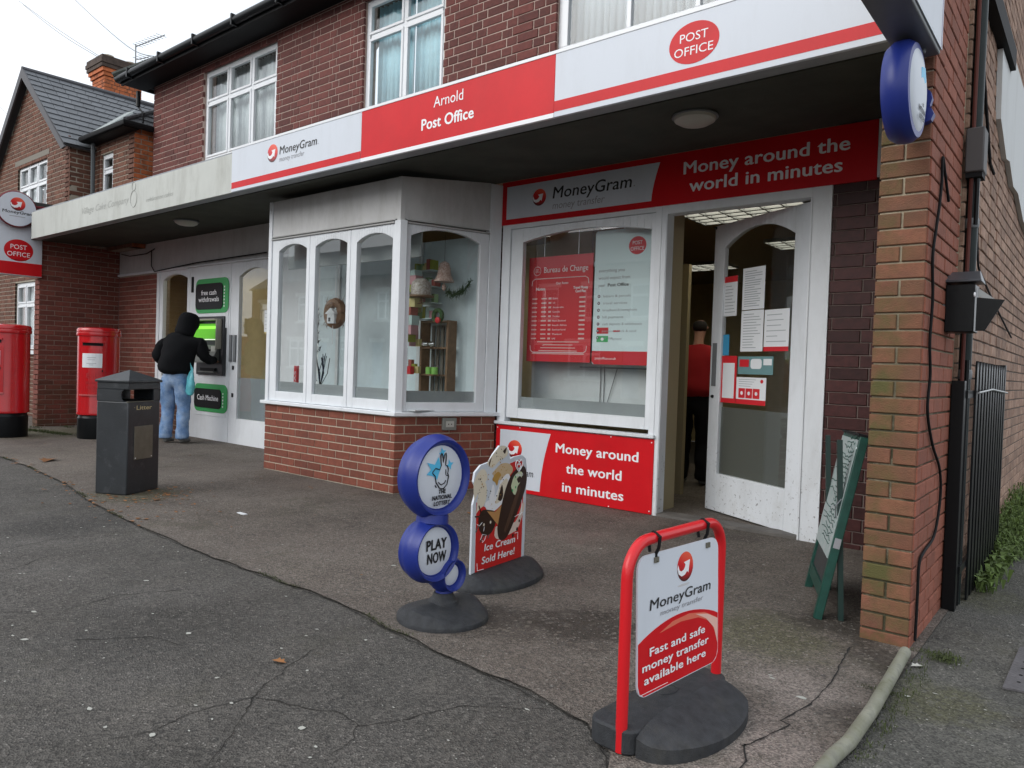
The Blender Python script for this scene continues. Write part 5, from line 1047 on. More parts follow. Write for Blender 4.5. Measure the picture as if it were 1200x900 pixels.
pn = MB().prism(PF, rrect(0, .495, -.445, .0, .045, 6, (1, 1, 1, 1)), -.003, .003).build('panel', WHITE, t)
def arcz(u): return -.274+.050*math.sin(PI*u)**.8+.0*u
arc = [(.0, -.274)]+[(.003+.489*i/16, arcz(min(.999, i/16))) for i in range(1, 17)]
MB().prism(PF, rrect(.003, .492, -.442, -.30, .042, 6, (0, 0, 1, 1))[:0] + [(.003, -.40), (.003, -.272)]+arc[1:]+[(.492, -.40), (.484, -.425), (.46, -.442), (.035, -.442), (.012, -.428)], .0032, .0038).build('print', RED, pn)
MB().prism(PF, [(.12, -.262), (.20, -.240), (.30, -.236), (.40, -.252), (.489, -.290), (.489, -.36), (.44, -.292), (.36, -.262), (.25, -.252)], .0039, .0042).build('print', mat('print_light_red', (.72, .16, .10), .35), pn); MB().prism(PF, [(.34, -.246), (.42, -.262), (.489, -.292), (.489, -.38), (.465, -.320), (.41, -.276)], .0043, .0046).build('print', mat('print_pink', (.82, .50, .42), .35), pn)
globe(PF, .275, -.072, .050, .0036, pn, sy=1.0)
MB().prism(PF, ell(.265, -.132, .038, .004, 16), .0032, .0036).build('print', mat('pale_grey_print', (.55, .55, .56), .5), pn)
text('MoneyGram', PF, .065, -.178, .375, .034, BLACK, pn, .0045, bold=.008, shear=.1) ; text('money transfer', PF, .125, -.206, .265, .0165, GREY, pn, .005, shear=.1)
for s, a, b, wd in (('Fast and safe', .065, -.322, .335), ('money transfer', .025, -.364, .40), ('available here', .035, -.406, .37)): text(s, PF, a, b, wd, .026, LWHITE, pn, .0055, bold=.025)
box('small_print', LWHITE, pn, PF, .012, .17, -.434, -.4325, .0040, .0046)
for a in (.10, .42):
    MB().tube([MF(a+.045, .667, 0), MF(a+.045, .655, .024), MF(a+.045, .618, .020), MF(a+.045, .597, .010), MF(a+.045, .572, .012)], .0055, 6).tube([MF(a+.045, .667, 0), MF(a+.045, .650, -.022), MF(a+.045, .60, -.012)], .0055, 6).build('clip', BLKM, t)
    MB().box(PF, a-.012, a+.012, -.030, -.012, .0035, .008).build('clip_foot', PLATE, t)

# --- ice cream sign
ID = Vector((-.076, .997, 0)).normalized(); IF = Fr((-2.579, 2.876, 0), ID)
t = thing('ice_cream_sign', 'red and white ice cream board with a cut out cone top on a rubber base', 'pavement sign', (-2.6, 3.13, 0))
rubber_base(t, *(IF(.262, 0)[:2]), ID, .335, .21, .085, rim=.026, ridge=.02)
out = [(0, .025), (.505, .025), (.505, .575), (.49, .66), (.44, .695), (.37, .70), (.33, .685), (.325, .74), (.28, .79), (.20, .80), (.14, .765), (.06, .73), (.015, .66), (.0, .58)]
out = [(0, .025), (.505, .025), (.505, .60), (.49, .655), (.45, .678), (.37, .675), (.33, .665), (.315, .715), (.285, .742), (.225, .748), (.17, .705), (.135, .665), (.06, .655), (.01, .62), (.0, .57), (.03, .53), (.0, .45)]
pn = MB().prism(IF, out, -.006, .006).build('board', WHITE, t)
c0 = .0065
MB().prism(IF, [(.035, .075), (.475, .06), (.475, .60), (.455, .64), (.42, .655), (.33, .64), (.30, .50), (.16, .40), (.03, .46)], c0-.001, c0).build('print', ADRED, pn)
def blob(pts, m, c, name='print', n=4):
    P = smooth_path([(a, b, 0) for a, b in pts+[pts[0]]], n)[:-1]; return MB().prism(IF, [(p.x, p.y) for p in P], c-.0004, c).build(name, m, pn)
blob([(.03, .40), (.05, .53), (.10, .56), (.12, .50), (.10, .44), (.06, .42)], CREAMP, .0071); blob([(.01, .47), (.0, .56), (.04, .62), (.09, .63), (.12, .58), (.07, .54)], CREAMP, .0075)
blob([(.11, .66), (.17, .71), (.235, .745), (.29, .735), (.30, .69), (.22, .66), (.16, .63)], CREAMP, .0071); blob([(.16, .60), (.24, .645), (.32, .64), (.36, .60), (.30, .56), (.22, .56)], mat('print_toffee_cream', (.62, .46, .28), .5), .0075)
blob([(.24, .55), (.30, .585), (.335, .56), (.32, .47), (.26, .42), (.18, .39), (.12, .41), (.11, .45), (.19, .47)], LWHITE, .0079); blob([(.235, .53), (.30, .56), (.315, .51), (.27, .45), (.20, .43), (.22, .48)], CREAMP, .0082)
blob([(.18, .59), (.215, .605), (.245, .585), (.225, .565), (.21, .53), (.19, .55), (.165, .565)], mat('print_toffee', (.50, .28, .06), .5), .0085); blob([(.22, .45), (.255, .53), (.27, .47), (.25, .44)], CHOC, .0088); blob([(.255, .715), (.29, .735), (.275, .70)], CHOC, .0088); blob([(.13, .665), (.15, .69), (.13, .64)], CHOC, .0088); blob([(.14, .47), (.17, .54), (.19, .50), (.18, .45), (.15, .44)], LWHITE, .0085)
MB().prism(IF, [(.125, .40), (.20, .385), (.265, .42), (.325, .505), (.34, .40), (.25, .29)], .0081, .0083).build('print', CONE, pn)
blob([(.06, .31), (.05, .37), (.08, .41), (.14, .405), (.20, .385), (.21, .33), (.17, .275), (.10, .27)], CHOC, .0080)
for a, b, e, f in ((.06, .38, .02, .385), (.05, .33, .03, .30), (.10, .27, .07, .24), (.15, .27, .14, .25), (.07, .40, .05, .44)): MB().tube([IF(a, b, .008), IF(e, f, .008)], .004, 4).build('print', CHOC, pn)
for a, b in ((.10, .33), (.16, .335)): MB().prism(IF, ell(a, b, .007, .008, 10), .0082, .0085).build('print', CREAMP, pn)
blob([(.20, .255), (.22, .235), (.26, .225), (.33, .235), (.40, .245), (.42, .25), (.45, .29), (.49, .37), (.47, .40), (.40, .30), (.25, .30), (.21, .30)], mat('print_cream_pink', (.74, .60, .52), .5), .0078)
blob([(.225, .29), (.24, .235), (.285, .215), (.34, .245), (.43, .37), (.495, .49), (.503, .56), (.475, .61), (.415, .61), (.335, .565), (.27, .45)], CHOC, .0084); blob([(.345, .51), (.37, .56), (.42, .585), (.455, .575), (.44, .53), (.41, .50), (.40, .46), (.37, .465)], mat('print_mint', (.62, .68, .45), .5), .0088); blob([(.40, .545), (.43, .56), (.45, .54), (.42, .52)], CHOC, .0092)
for a, b, r in ((.36, .485, .007), (.39, .50, .006), (.385, .56, .006)): MB().prism(IF, ell(a, b, r, r*1.3, 8), .0092, .0094).build('print', P_GREEN, pn)
for a, b, r in ((.38, .225, .009), (.42, .255, .010), (.44, .30, .008)): MB().prism(IF, ell(a, b, r, r*1.2, 8), .0086, .0088).build('print', CHOC, pn)
rnd = random.Random(12)
for cm, lst in ((CHOC, [(.06, .58), (.05, .50), (.10, .52), (.20, .70), (.24, .69), (.27, .56), (.23, .47), (.15, .48)]), (mat('print_toffee', (.50, .28, .06)), [(.17, .66), (.22, .68), (.05, .60), (.08, .56), (.25, .62), (.29, .61), (.16, .43), (.26, .48), (.12, .60), (.19, .60)])):
    for a, b in lst:
        for _ in range(4):
            p, q = a+rnd.gauss(0, .014), b+rnd.gauss(0, .014); r = rnd.uniform(.0015, .0045); MB().prism(IF, [(p+r*math.cos(k*1.26)*rnd.uniform(.6, 1.5), q+r*math.sin(k*1.26)*rnd.uniform(.6, 1.5)) for k in range(5)], .0094, .0098).build('print', cm, pn)
blob([(.29, .27), (.31, .26), (.38, .36), (.44, .48), (.42, .50), (.36, .40)], mat('print_choc_light', (.085, .04, .022), .35), .0090)
heart = [(.418, .585), (.385, .618), (.388, .645), (.408, .648), (.418, .635), (.428, .648), (.448, .645), (.452, .618), (.418, .585)]
MB().tube(smooth_path([(*IF(a, b+.002, .009),) for a, b in heart], 3), .0035, 4).build('logo', LWHITE, pn); MB().tube(smooth_path([(*IF(.418+(a-.418)*.5, .613+(b-.613)*.5, .009),) for a, b in heart], 3), .003, 4).build('logo', LWHITE, pn)
text("WALL'S", IF, .385, .555+.005, .075, .014, LWHITE, pn, .0095, bold=.04)
text('Ice Cream', IF, .11, .205-.02, .29, .038, LWHITE, pn, .0095, bold=.03, shear=.1); text('Sold Here!', IF, .09, .118, .31, .038, LWHITE, pn, .0095, bold=.03, shear=.1)
for P in ([(.05, .13), (.055, .09), (.11, .088)], [(.40, .235), (.43, .235), (.43, .195)], [(.10, .24), (.075, .255), (.09, .28), (.125, .27), (.11, .245), (.09, .235)], [(.10, .295), (.105, .32)], [(.44, .33), (.46, .34), (.46, .42)], [(.39, .30+.03), (.475, .345)], [(.04, .34), (.06, .33), (.085, .345)]): MB().tube([IF(a, b, .0075) for a, b in P], .002, 4).build('print', LWHITE, pn)
MB().prism(IF, rrect(.20, .30, .078, .03, .004)[:0] or [(.10, .02), (.40, .02), (.38, .055), (.12, .055)], -.016, -.007).build('slot', RUB, t)

# --- lottery sign
LF = FY(-2.381)
t = thing('lottery_sign', 'blue bubble shaped lottery sign with white discs on a round rubber base', 'pavement sign', (-2.381, 2.48, 0))
rubber_base(t, -2.381, 2.475, (0, 1), .215, .215, .082, rim=.022, ridge=.01, power=1.1, sup=2)
MB().lathe(ZU, -2.381, 2.475, [(.075, .065), (.07, .082), (.055, .092), (.045, .12)], 20).build('socket', RUB, t, smooth=True)
def bubble(a, b, R, ri, nm='bubble', fy=1.0):
    th = .062; prof = [(ri, -th*.55)]+[(R-(R-ri)*.5-(R-ri)*.5*math.cos(q)*1.0, -th*.55-th*.45*math.sin(q)) for q in [PI*i/10 for i in range(1, 6)]]+[(R-.018, -th*.72), (R-.004, -th*.38), (R, 0), (R-.004, th*.38), (R-.018, th*.72)]+[(R-(R-ri)*.5-(R-ri)*.5*math.cos(q)*1.0, th*.55+th*.45*math.sin(q)) for q in [PI*i/10 for i in range(5, 0, -1)]]+[(ri, th*.55)]
    o = MB().lathe(LF, a, b, prof, 44, sx=fy).build(nm, BLUE, t, smooth=True)
    for sg in (1, -1): MB().lathe(LF, a, b, [(ri+.003, sg*(th*.55-.004)), (ri-.012, sg*(th*.55+.003)), (ri*.5, sg*(th*.55+.008)), (.002, sg*(th*.55+.009))], 36, sx=fy).build('face', WHITE, t, smooth=True)
    return th*.55+.010
cz = bubble(2.393, .671, .194, .150); cz2 = bubble(2.372, .335, .150, .114); cz3 = bubble(2.487, .205, .090, .055)
MB().tube([(-2.381, 2.390, .50), (-2.381, 2.385, .46)], [.072, .075], 14).build('neck', BLUE, t, smooth=True); MB().tube([(-2.381, 2.483, .13), (-2.381, 2.477, .08)], [.042, .045], 12).build('neck', BLUE, t, smooth=True)
star = [(2.388, .715), (2.372, .765), (2.348, .742-.01), (2.300, .752-.008), (2.325, .712), (2.298, .690), (2.340, .680), (2.365, .662), (2.375, .69)]
MB().prism(LF, [(2.405, .745), (2.388, .738), (2.350, .752), (2.330, .725), (2.302, .70), (2.338, .688), (2.362, .662), (2.385, .695)][:0] or star, cz, cz+.0006).build('print', CYAN, t)
def st4(a, b, r): return [(a+(r if i % 2 == 0 else r*.38)*math.cos(PI/4*i+.3), b+(r if i % 2 == 0 else r*.38)*math.sin(PI/4*i+.3)) for i in range(8)]
MB().prism(LF, st4(2.395, .785, .024), cz, cz+.0006).build('print', CYAN, t); MB().prism(LF, st4(2.445, .725, .026), cz, cz+.0006).build('print', CYAN, t)
hand = [(x_, z_+.025) for x_, z_ in [(2.335, .675), (2.352, .690), (2.378, .682), (2.388, .700), (2.383, .745), (2.388, .756), (2.397, .745), (2.400, .715), (2.408, .748), (2.416, .755), (2.420, .742), (2.416, .700), (2.428, .695), (2.435, .68), (2.432, .66), (2.438, .645), (2.428, .61), (2.405, .592), (2.38, .598), (2.358, .625), (2.350, .655), (2.335, .668), (2.335, .675)]]
MB().tube([LF(a, b, cz+.0015) for a, b in hand], .0028, 5).tube([LF(a, b, cz+.0015) for a, b in [(2.372, .65), (2.39, .637), (2.412, .643), (2.42, .655)]], .0026, 5).tube([LF(a, b, cz+.0015) for a, b in [(2.418, .705), (2.42, .68), (2.43, .675)]], .002, 5).tube([LF(a, b, cz+.0015) for a, b in [(2.352, .638), (2.360, .628)]], .0025, 5).build('print', BLACK, t)
text('THE\nNATIONAL\nLOTTERY', LF, 2.40, .597, .125, .019, BLACK, t, cz+.001, bold=.05, align='C', shear=.1)
text('PLAY', LF, 2.375, .345, .125, .047, BLACK, t, cz2+.001, bold=.045, align='C'); text('NOW', LF, 2.378, .285, .118, .047, BLACK, t, cz2+.001, bold=.045, align='C')

# --- green A-board leaning on the pier
t = thing('a_board', 'dark green wooden notice board leaning against the wall beside the brick pier', 'notice board', (-1.05, 4.0, 0))
b0v = Vector((-1.06, 3.735, 0)); bt = Vector((-.905, 3.83, .90)); wv = Vector((-.25, .65, 0)); up = (bt-b0v).normalized(); GF = Fr(b0v, (wv - up*wv.dot(up)).normalized(), up); GF = Fr(b0v, GF.u, GF.n.cross(GF.u)); HT = (bt-b0v).length
# GF: a runs away from the near stile; its normal faces left and forward or the other way round
sg = 1 if GF.n.dot(Vector((-.93, -.36, 0))) > 0 else -1
for a in (0, .58): MB().box(GF, a, a+.045, 0, HT, -.02, .02).build('stile', GREEN, t, bevel=.003)
for z0, z1 in ((.10, .16), (HT-.06, HT-.001)): MB().box(GF, .0455, .5795, z0, z1, -.017, .017).build('rail', GREEN, t)
pc = sg*.020; MB().box(GF, .0455, .5795, .161, HT-.061, -.008, .008).build('backing', mat('chalk_black', (.03, .035, .035), .6), t)
MB().box(GF, .02, .60, .30, HT-.02, min(sg*.021, sg*.025), max(sg*.021, sg*.025)).build('poster', mat('scribbled_white', (.62, .66, .66), .5, var=.35, vscale=25, c2=(.30, .40, .38)), t)
mb = MB(); rs = random.Random(44); c_ = sg*.0256
for i in range(26):
    z = .36+.018*i*1.25; L_ = rs.uniform(.18, .5); a_ = .05+rs.uniform(0, .06); P_ = [GF(a_+L_*k/9, z+rs.gauss(0, .006), c_) for k in range(10)]; mb.tube(P_, .0028, 3)
mb.build('print', mat('dark_green_ink', (.03, .09, .07), .6), t, kind='stuff')
back = Fr(b0v+Vector((.10, .04, 0)), GF.u, (up-Vector((.22, .08, 0))).normalized())
for a in (.02, .56): MB().box(back, a, a+.035, 0, HT*.96, -.012, .012).build('rear_leg', mat('board_green_dark', (.008, .03, .025), .5), t)
MB().box(GF, .0, .625, HT, HT+.012, -.03, .03).build('top_cap', BLKM, t); MB().tube([GF(.01, .60, sg*.03), GF(.0, .56, sg*.05), GF(.03, .50, sg*.03)], .003, 5).build('hook', MGREY, t); MB().box(GF, -.0015, -.0005, .36, .41, -.015, .015).build('label_sticker', GREY, t)
MB().lathe(GF, .022, HT-.06, [(.006, -.024), (.006, .024)], 8).build('screw', LWHITE, t)

# --- litter bin
o = Vector((-6.338, 2.741, 0)); u1 = Vector((-.275, -.139, 0)).normalized(); u2 = Vector((-.138, .366, 0)).normalized()
BL = Fr(o+u1*.308, -u1); u2 = -BL.n; BR = Fr(o, u2)     # left-hand face, right-hand face (both seen)
t = thing('litter_bin', 'dark grey square litter bin with a shallow pyramid lid', 'litter bin', (-6.53, 2.86, 0))
Wl, Wr, Hb = .308, .391, .945
bd_ = MB(); r = .012
bd_.box(BL, 0, Wl-.0, 0, .785, -Wr, 0); body = bd_.build('body', BINM, t, bevel=.010)
mb = MB(); mb.box(BL, 0, Wl, .886, Hb, -Wr, 0); mb.build('top_band', BINM, t, bevel=.006)
mb = MB(); mb.box(BL, 0, .225, .785, .886, -.015, 0); mb.build('side_panel', BINM, t); box('side_panel', BINM, t, BL, .05, Wl, .785, .886, -Wr, -Wr+.015); box('corner', BINM, t, BL, 0, .015, .785, .886, -Wr+.0151, -.0151)
box('corner', BINM, t, BR, Wr-.085, Wr, .785, .886, -.014, 0); MB().prism(BL, [(.225, .785), (.225, .886), (.262, .886), (.240, .868), (.234, .835), (.240, .803), (.262, .785)], -.014, -.001).build('corner', BINM, t)
box('rim', PLATE, t, BR, 0, Wr-.085, .781, .786, -.02, .003); box('liner', BLKM, t, BL, .02, Wl-.02, .786, .79, -Wr+.02, -.02)
mb = MB(); e = .012; c1 = [BL(-e, Hb, e), BL(Wl+e, Hb, e), BL(Wl+e, Hb, -Wr-e), BL(-e, Hb, -Wr-e)]; ap = BL(Wl/2, Hb+.105, -Wr/2)
mb.v = c1+[p+Vector((0, 0, .018)) for p in c1]+[ap]; mb.f = [(3, 2, 1, 0), (0, 1, 5, 4), (1, 2, 6, 5), (2, 3, 7, 6), (3, 0, 4, 7), (4, 5, 8), (5, 6, 8), (6, 7, 8), (7, 4, 8)]; mb.build('lid', BINM, t, bevel=.004)
text('Litter', BR, .19, .715, .185, .036, GOLD, t, .002, align='C', bold=.012)
for a in (.075, .265): MB().prism(BR, ell(a, .735, .003, .003, 6), .001, .002).build('dot', GOLD, t)
box('plate', PLATE, t, BR, .075, .30, .29, .575, .001, .005, bevel=.002)
for a in (.09, .285):
    for b in (.305,): MB().lathe(BR, a, b, [(.005, .005), (.004, .008)], 8).build('screw', LWHITE, t)
box('base_shadow_gap', BLKM, t, BL, .01, Wl-.01, -.008, 0, -Wr+.01, -.01)

# --- pillar boxes
def pillar_box(x, y, label, face):
    t = thing('pillar_box', label, 'post box', (x, y, 0), 'red pillar boxes'); u = Vector((-math.sin(face), math.cos(face), 0)); Z = Fr((x, y, 0), u, Vector((-math.cos(face), -math.sin(face), 0)))
    Z = Fr((x, y, 0), (math.cos(face), math.sin(face), 0), (-math.sin(face), math.cos(face), 0))   # a = forward, b = left, n = up
    sy = 1.0
    MB().lathe(Z, 0, 0, [(.245, 0), (.25, .02), (.25, .285), (.238, .30), (.235, .325)], 40).build('plinth', BLK, t, smooth=True)
    MB().lathe(Z, 0, 0, [(.25, .327), (.262, .335), (.264, .36), (.262, .37), (.262, 1.40), (.262, 1.415)], 44).build('body', POSTR, t, smooth=True)
    MB().lathe(Z, 0, 0, [(.262, 1.4151), (.275, 1.42), (.279, 1.44), (.274, 1.47), (.270, 1.472), (.274, 1.476), (.276, 1.50), (.262, 1.525), (.20, 1.54), (.01, 1.545)], 44).build('cap', POSTR, t, smooth=True)
    V = Fr(Vector((x, y, 0)), u)           # a sideways, n forwards
    def wrap(name, m, a0, a1, b0, b1, c0, c1, n=8):
        mb = MB(); R = .262
        for i in range(n):
            p, q = a0+(a1-a0)*i/n, a0+(a1-a0)*(i+1)/n; tp, tq = p/R, q/R
            def P(tt, b, c): return Vector((x, y, b))+u*(math.sin(tt)*(R+c))+V.n*(math.cos(tt)*(R+c))
            mb.quadbox([P(tp, b0, c0), P(tq, b0, c0), P(tq, b1, c0), P(tp, b1, c0), P(tp, b0, c1), P(tq, b0, c1), P(tq, b1, c1), P(tp, b1, c1)])
        return mb.build(name, m, t, smooth=True)
    wrap('slot', BLKM, -.135, .135, 1.285, 1.325, -.004, .003); wrap('slot_hood', POSTR, -.15, .15, 1.325, 1.345, -.004, .03)
    wrap('door', POSTR, -.165, .165, .62, 1.24, .0, .007); wrap('collection_plate', P_WHITE, -.125, .125, .985, 1.18, .0075, .012, 6); wrap('ledge', mat('worn_red', (.55, .10, .10), .4), -.165, .165, .60, .618, .0, .02)
    for z, wd in ((1.12, .12), (1.09, .10), (1.04, .13), (1.02, .06)): wrap('print', P_TEXT, -wd/2, wd/2-.01, z, z+.006, .0122, .0127, 4)
    VF = Fr(Vector((x, y, 0))+V.n*(.262+.0072-.004), u)
    text('E R', VF, 0, .845, .12, .065, POSTR, t, .006, align='C', bold=.03); text('II', VF, 0, .86, .022, .035, POSTR, t, .007, align='C', bold=.03); text('ROYAL', VF, 0, .765, .13, .032, POSTR, t, .006, align='C', bold=.03); text('MAIL', VF, 0, .70, .11, .032, POSTR, t, .006, align='C', bold=.03)
    wrap('keyhole', BLKM, .12, .135, .93, .955, .0075, .011, 1)
    return t
pillar_box(-11.00, 4.345, 'red pillar box standing behind the litter bin', math.radians(-40))
pillar_box(-11.76, 3.47, 'red pillar box cut off by the left edge of the photo', math.radians(-62))

# ================================================================== NEIGHBOURING HOUSE
N = thing('gabled_house', 'brown brick house with a slate gable roof and tall orange chimney left of the shop', 'house', (-15, 5, 0))
SP = []
SP += brickwall(FY(-13.07), 4.27, 5.46, -.12, 2.93, .0785, .225, .11, 'stretcher', B_LOW, MORT, ('side_wall', N), joint=.010)
SP += brickwall(FX(4.268), -13.27, -13.072, -.12, 2.93, .0785, .21, .105, 'stretcher', B_LOW, MORT, ('side_wall', N), joint=.010, thick=.01)
NF = FX(4.88)
gx0, gx1, gap_, gze = -17.3, -13.68, (-15.60, 6.22), 4.70
def ingable(a, b): return b < gze or (b-gze) < (gap_[1]-gze)*(1-abs(a-gap_[0])/((gap_[0]-gx0) if a < gap_[0] else (gx1-gap_[0])))-.03
W1 = [(-16.16, -14.70, 3.30, 4.64), (-16.2, -14.72, 1.2, 2.46)]
mb = MB(); 
SP += brickwall(NF, gx0, gx1, -.1, 6.2, .0785, .225, .11, 'flemish', B_NB, mat('mortar_buff', (.34, .30, .24), .95, var=.1), ('x', None), W1, joint=.012, inside=ingable, slab=False) if False else []
slab = MB()
for c in cells(gx0, gx1, -.1, gze, W1): slab.box(NF, *c, -.15, -.006)
slab.prism(NF, [(gx0, gze), (gx1, gze), gap_], -.15, -.006); MBUF = mat('mortar_buff', (.34, .30, .24), .95, var=.1); gw = slab.build('gable_wall', MBUF, N)
SP += brickwall(NF, gx0, gx1, -.1, 6.2, .0785, .225, .11, 'flemish', B_NB, MBUF, ('x', gw), W1, joint=.014, inside=ingable, slab=False)
SP += brickwall(FY(gx1), 4.882, 5.25, 2.9, 4.75, .0785, .225, .11, 'stretcher', B_NB, MBUF, ('return_wall', N), joint=.014)
SP += brickwall(FX(5.25), gx1, -12.13, 2.9, 4.80, .0785, .225, .11, 'flemish', B_NB, MBUF, ('recessed_wall', N), [(-13.37, -12.90, 3.75, 4.53)], joint=.014)
SP += brickwall(FY(-12.13), 5.252, 7.5, 2.9, 4.80, .0785, .225, .11, 'stretcher', B_CHIM, MBUF, ('return_wall', N), joint=.014)  # brighter orange brick than its neighbours: the orange light here is in the colour
emit_bricks(SP, 300)
casement(N, NF, -16.16, -14.70, 3.30, 4.64, 3, (NET, [(-16.1, -15.6), (-15.2, -14.75)]), fr=.06, c=-.04, trans=4.22)
casement(N, NF, -16.2, -14.72, 1.2, 2.46, 3, (NET, [(-16.15, -14.75)]), fr=.06, c=-.04, trans=2.05)
casement(N, FX(5.25), -13.37, -12.90, 3.75, 4.53, 1, None, fr=.05, c=-.04, trans=4.25)
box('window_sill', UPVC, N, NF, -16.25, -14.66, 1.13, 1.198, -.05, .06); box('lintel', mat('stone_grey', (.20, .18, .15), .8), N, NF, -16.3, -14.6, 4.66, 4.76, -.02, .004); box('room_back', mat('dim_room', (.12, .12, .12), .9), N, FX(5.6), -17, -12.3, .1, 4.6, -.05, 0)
MB().box(FY(-13.25), 4.0, 4.95, 3.44, 3.50, -.75, .20).build('porch_roof', mat('felt_dark', (.045, .05, .045), .9), N); box('porch_wall', B_NB, N, FY(-13.085), 4.27, 4.86, 2.94, 3.44, -.6, -.0)
# roofs: slate courses as overlapping strips, slates cut into each
def slates(parent, A, Bp, Cc, Dd, rows, cols, m=SLATE):
    """A-B eave, D-C ridge; every course a row of slates"""
    A, Bp, Cc, Dd = map(Vector, (A, Bp, Cc, Dd)); nn = (Bp-A).cross(Dd-A).normalized(); nn = nn if nn.z > 0 else -nn
    rw = []
    for r in range(rows):
        t0, t1 = r/rows, min(1, (r+1.12)/rows); L0, R0_ = A.lerp(Dd, t0), Bp.lerp(Cc, t0); L1, R1 = A.lerp(Dd, t1), Bp.lerp(Cc, t1); L = (R0_-L0).length; n = max(1, round(cols*L/((Bp-A).length)))
        for i in range(n):
            off = .5*(r % 2); s0, s1 = max(0, (i+off-.5)/n if r % 2 else i/n)+.0012, min(1, (i+off+.5)/n if r % 2 else (i+1)/n)-.0012
            if s1-s0 < .002: continue
            P = [L0.lerp(R0_, s0)+nn*.022, L0.lerp(R0_, s1)+nn*.022, L1.lerp(R1, s1)+nn*.006, L1.lerp(R1, s0)+nn*.006]; rw.append(P)
    return rw, nn
def emit_slates(parent, rw, nn, limit):
    rw.sort(key=lambda P: (P[0]-EYE).length); mb = MB()
    for k, P in enumerate(rw):
        if k < limit: MB().quadbox([p-nn*.007 for p in P]+P).build('slate', SLATE, parent)
        else: mb.quadbox([p-nn*.007 for p in P]+P)
    if mb.v: mb.build('slates', SLATE, parent, kind='stuff')
ex = gx1+.12; ap3 = Vector((gap_[0], 4.74, gap_[1]+.10)); eR = Vector((ex, 4.74, gze-.06)); back_r = Vector((gap_[0], 7.6, gap_[1]+.10)); vR = Vector((ex, 5.22, gze-.06)); vT = Vector((gap_[0]+.62, 6.9, gap_[1]-.42))
nr = slope('roof', mat('roof_felt', (.05, .05, .055), .8), [eR, vR, (gap_[0], 7.6, gap_[1]+.1), ap3], N, .04)
rw, nn = slates(nr, eR, (ex, 5.3, gze-.06), (gap_[0], 8.0, gap_[1]+.10), ap3, 13, 3)
emit_slates(nr, rw, nn, 0)
slope('roof', mat('roof_felt', (.05, .05, .055)), [(gap_[0], 4.74, gap_[1]+.1), (gap_[0], 7.6, gap_[1]+.1), (gx0-.12, 7.6, gze-.10), (gx0-.12, 4.74, gze-.10)], N, .04)
VB = mat('verge_grey', (.07, .07, .078), .6)
MB().tube([ap3, (gap_[0], 7.6, gap_[1]+.14)], .05, 8).build('ridge_tiles', VB, N)
mb = MB(); mb.prism(FX(4.735), [(gx1+.16, gze-.12), (gx1+.02, gze-.14), (gap_[0], gap_[1]-.06), (gx0-.02, gze-.16), (gx0-.18, gze-.14), (gap_[0], gap_[1]+.13)], -.03, .0).build('bargeboard', VB, N)
# main roof behind, hipped at its right-hand end
mr = slope('roof', mat('roof_felt', (.05, .05, .055)), [(-13.56, 5.08, 4.80), (-12.0, 5.08, 4.80), (-13.6, 7.3, 6.15), (-15.9, 7.3, 6.15)], N, .04)
rw, nn = slates(mr, (-13.56, 5.08, 4.80), (-12.0, 5.08, 4.80), (-13.6, 7.3, 6.15), (-15.9, 7.3, 6.15), 11, 6); emit_slates(mr, rw, nn, 0)
mr = slope('roof', mat('roof_felt', (.05, .05, .055)), [(-12.0, 5.08, 4.80), (-12.0, 9.5, 4.80), (-13.6, 7.3, 6.15)], N, .04)
rw, nn = slates(mr, (-12.0, 5.08, 4.80), (-12.0, 9.5, 4.80), (-13.6, 7.31, 6.15), (-13.6, 7.29, 6.15), 11, 16); emit_slates(mr, rw, nn, 0)
MB().tube([(-12.0, 5.05, 4.83), (-13.6, 7.3, 6.19)], .035, 8).build('hip_tiles', VB, N)
MB().tube([(-13.56, 5.12, 4.80), (-15.3, 6.6, 6.0)], .07, 6).build('lead_valley', mat('lead_pale', (.34, .37, .36), .6), N)
mb = MB(); mb.tube([(-13.6, 5.02, 4.77), (-11.96, 5.02, 4.77), (-11.96, 7, 4.77)], .05, 8); mb.build('gutter', BLKM, N, smooth=True); MB().box(W0, -13.6, -12.0, 4.72, 4.80, -5.26, -5.03).build('eaves_board', SOFFD, N); MB().tube([(-13.45, 5.15, 4.75), (-13.5, 5.18, 3.5)], .035, 8).build('downpipe', mat('downpipe_grey', (.07, .08, .085), .6), N)
# chimney: stepped stack with pots
ch = MB(); cxm, cym = -19.10, 7.83; CF = Fr((cxm, cym, 0), (1, 0, 0))
st = MB().box(CF, -.344, .344, 5.2, 7.78, -.424, .424).build('chimney', mat('mortar_sooty', (.13, .105, .085)), N)
SC_ = []
for FFr, wdt in ((Fr((cxm-.35, cym-.43, 0), (1, 0, 0)), .70), (Fr((cxm+.35, cym-.43, 0), (0, 1, 0)), .86)):
    SC_ += brickwall(FFr, 0, wdt, 5.4, 7.78, .085, .235, .115, 'flemish', B_CHIM, MBUF, ('x', st), joint=.012, slab=False)
for i, (z, e) in enumerate(((7.78, .035), (7.87, .07), (7.96, .10), (8.05, .12), (8.14, .10))):
    q = MB().box(CF, -.35-e, .35+e, z, z+.088, -.43-e, .43+e).build('corbel', B_CHIM if i < 2 else mat('sooty_brick', (.07, .05, .04), .9, var=.3), st)
emit_bricks(SC_, 300)
for a in (-.22, .30): MB().lathe(ZU, cxm, cym+a, [(.14, 8.22), (.13, 8.26), (.12, 8.28), (.115, 8.33), (.13, 8.34), (.13, 8.38), (.10, 8.385)], 18).build('chimney_pot', TERRA, st, smooth=True)
t = thing('tv_aerial', 'thin television aerial on a mast behind the chimney', 'aerial', (-17.4, 7.4, 7.6))
ax_, ay_ = -17.55+.0, 7.6
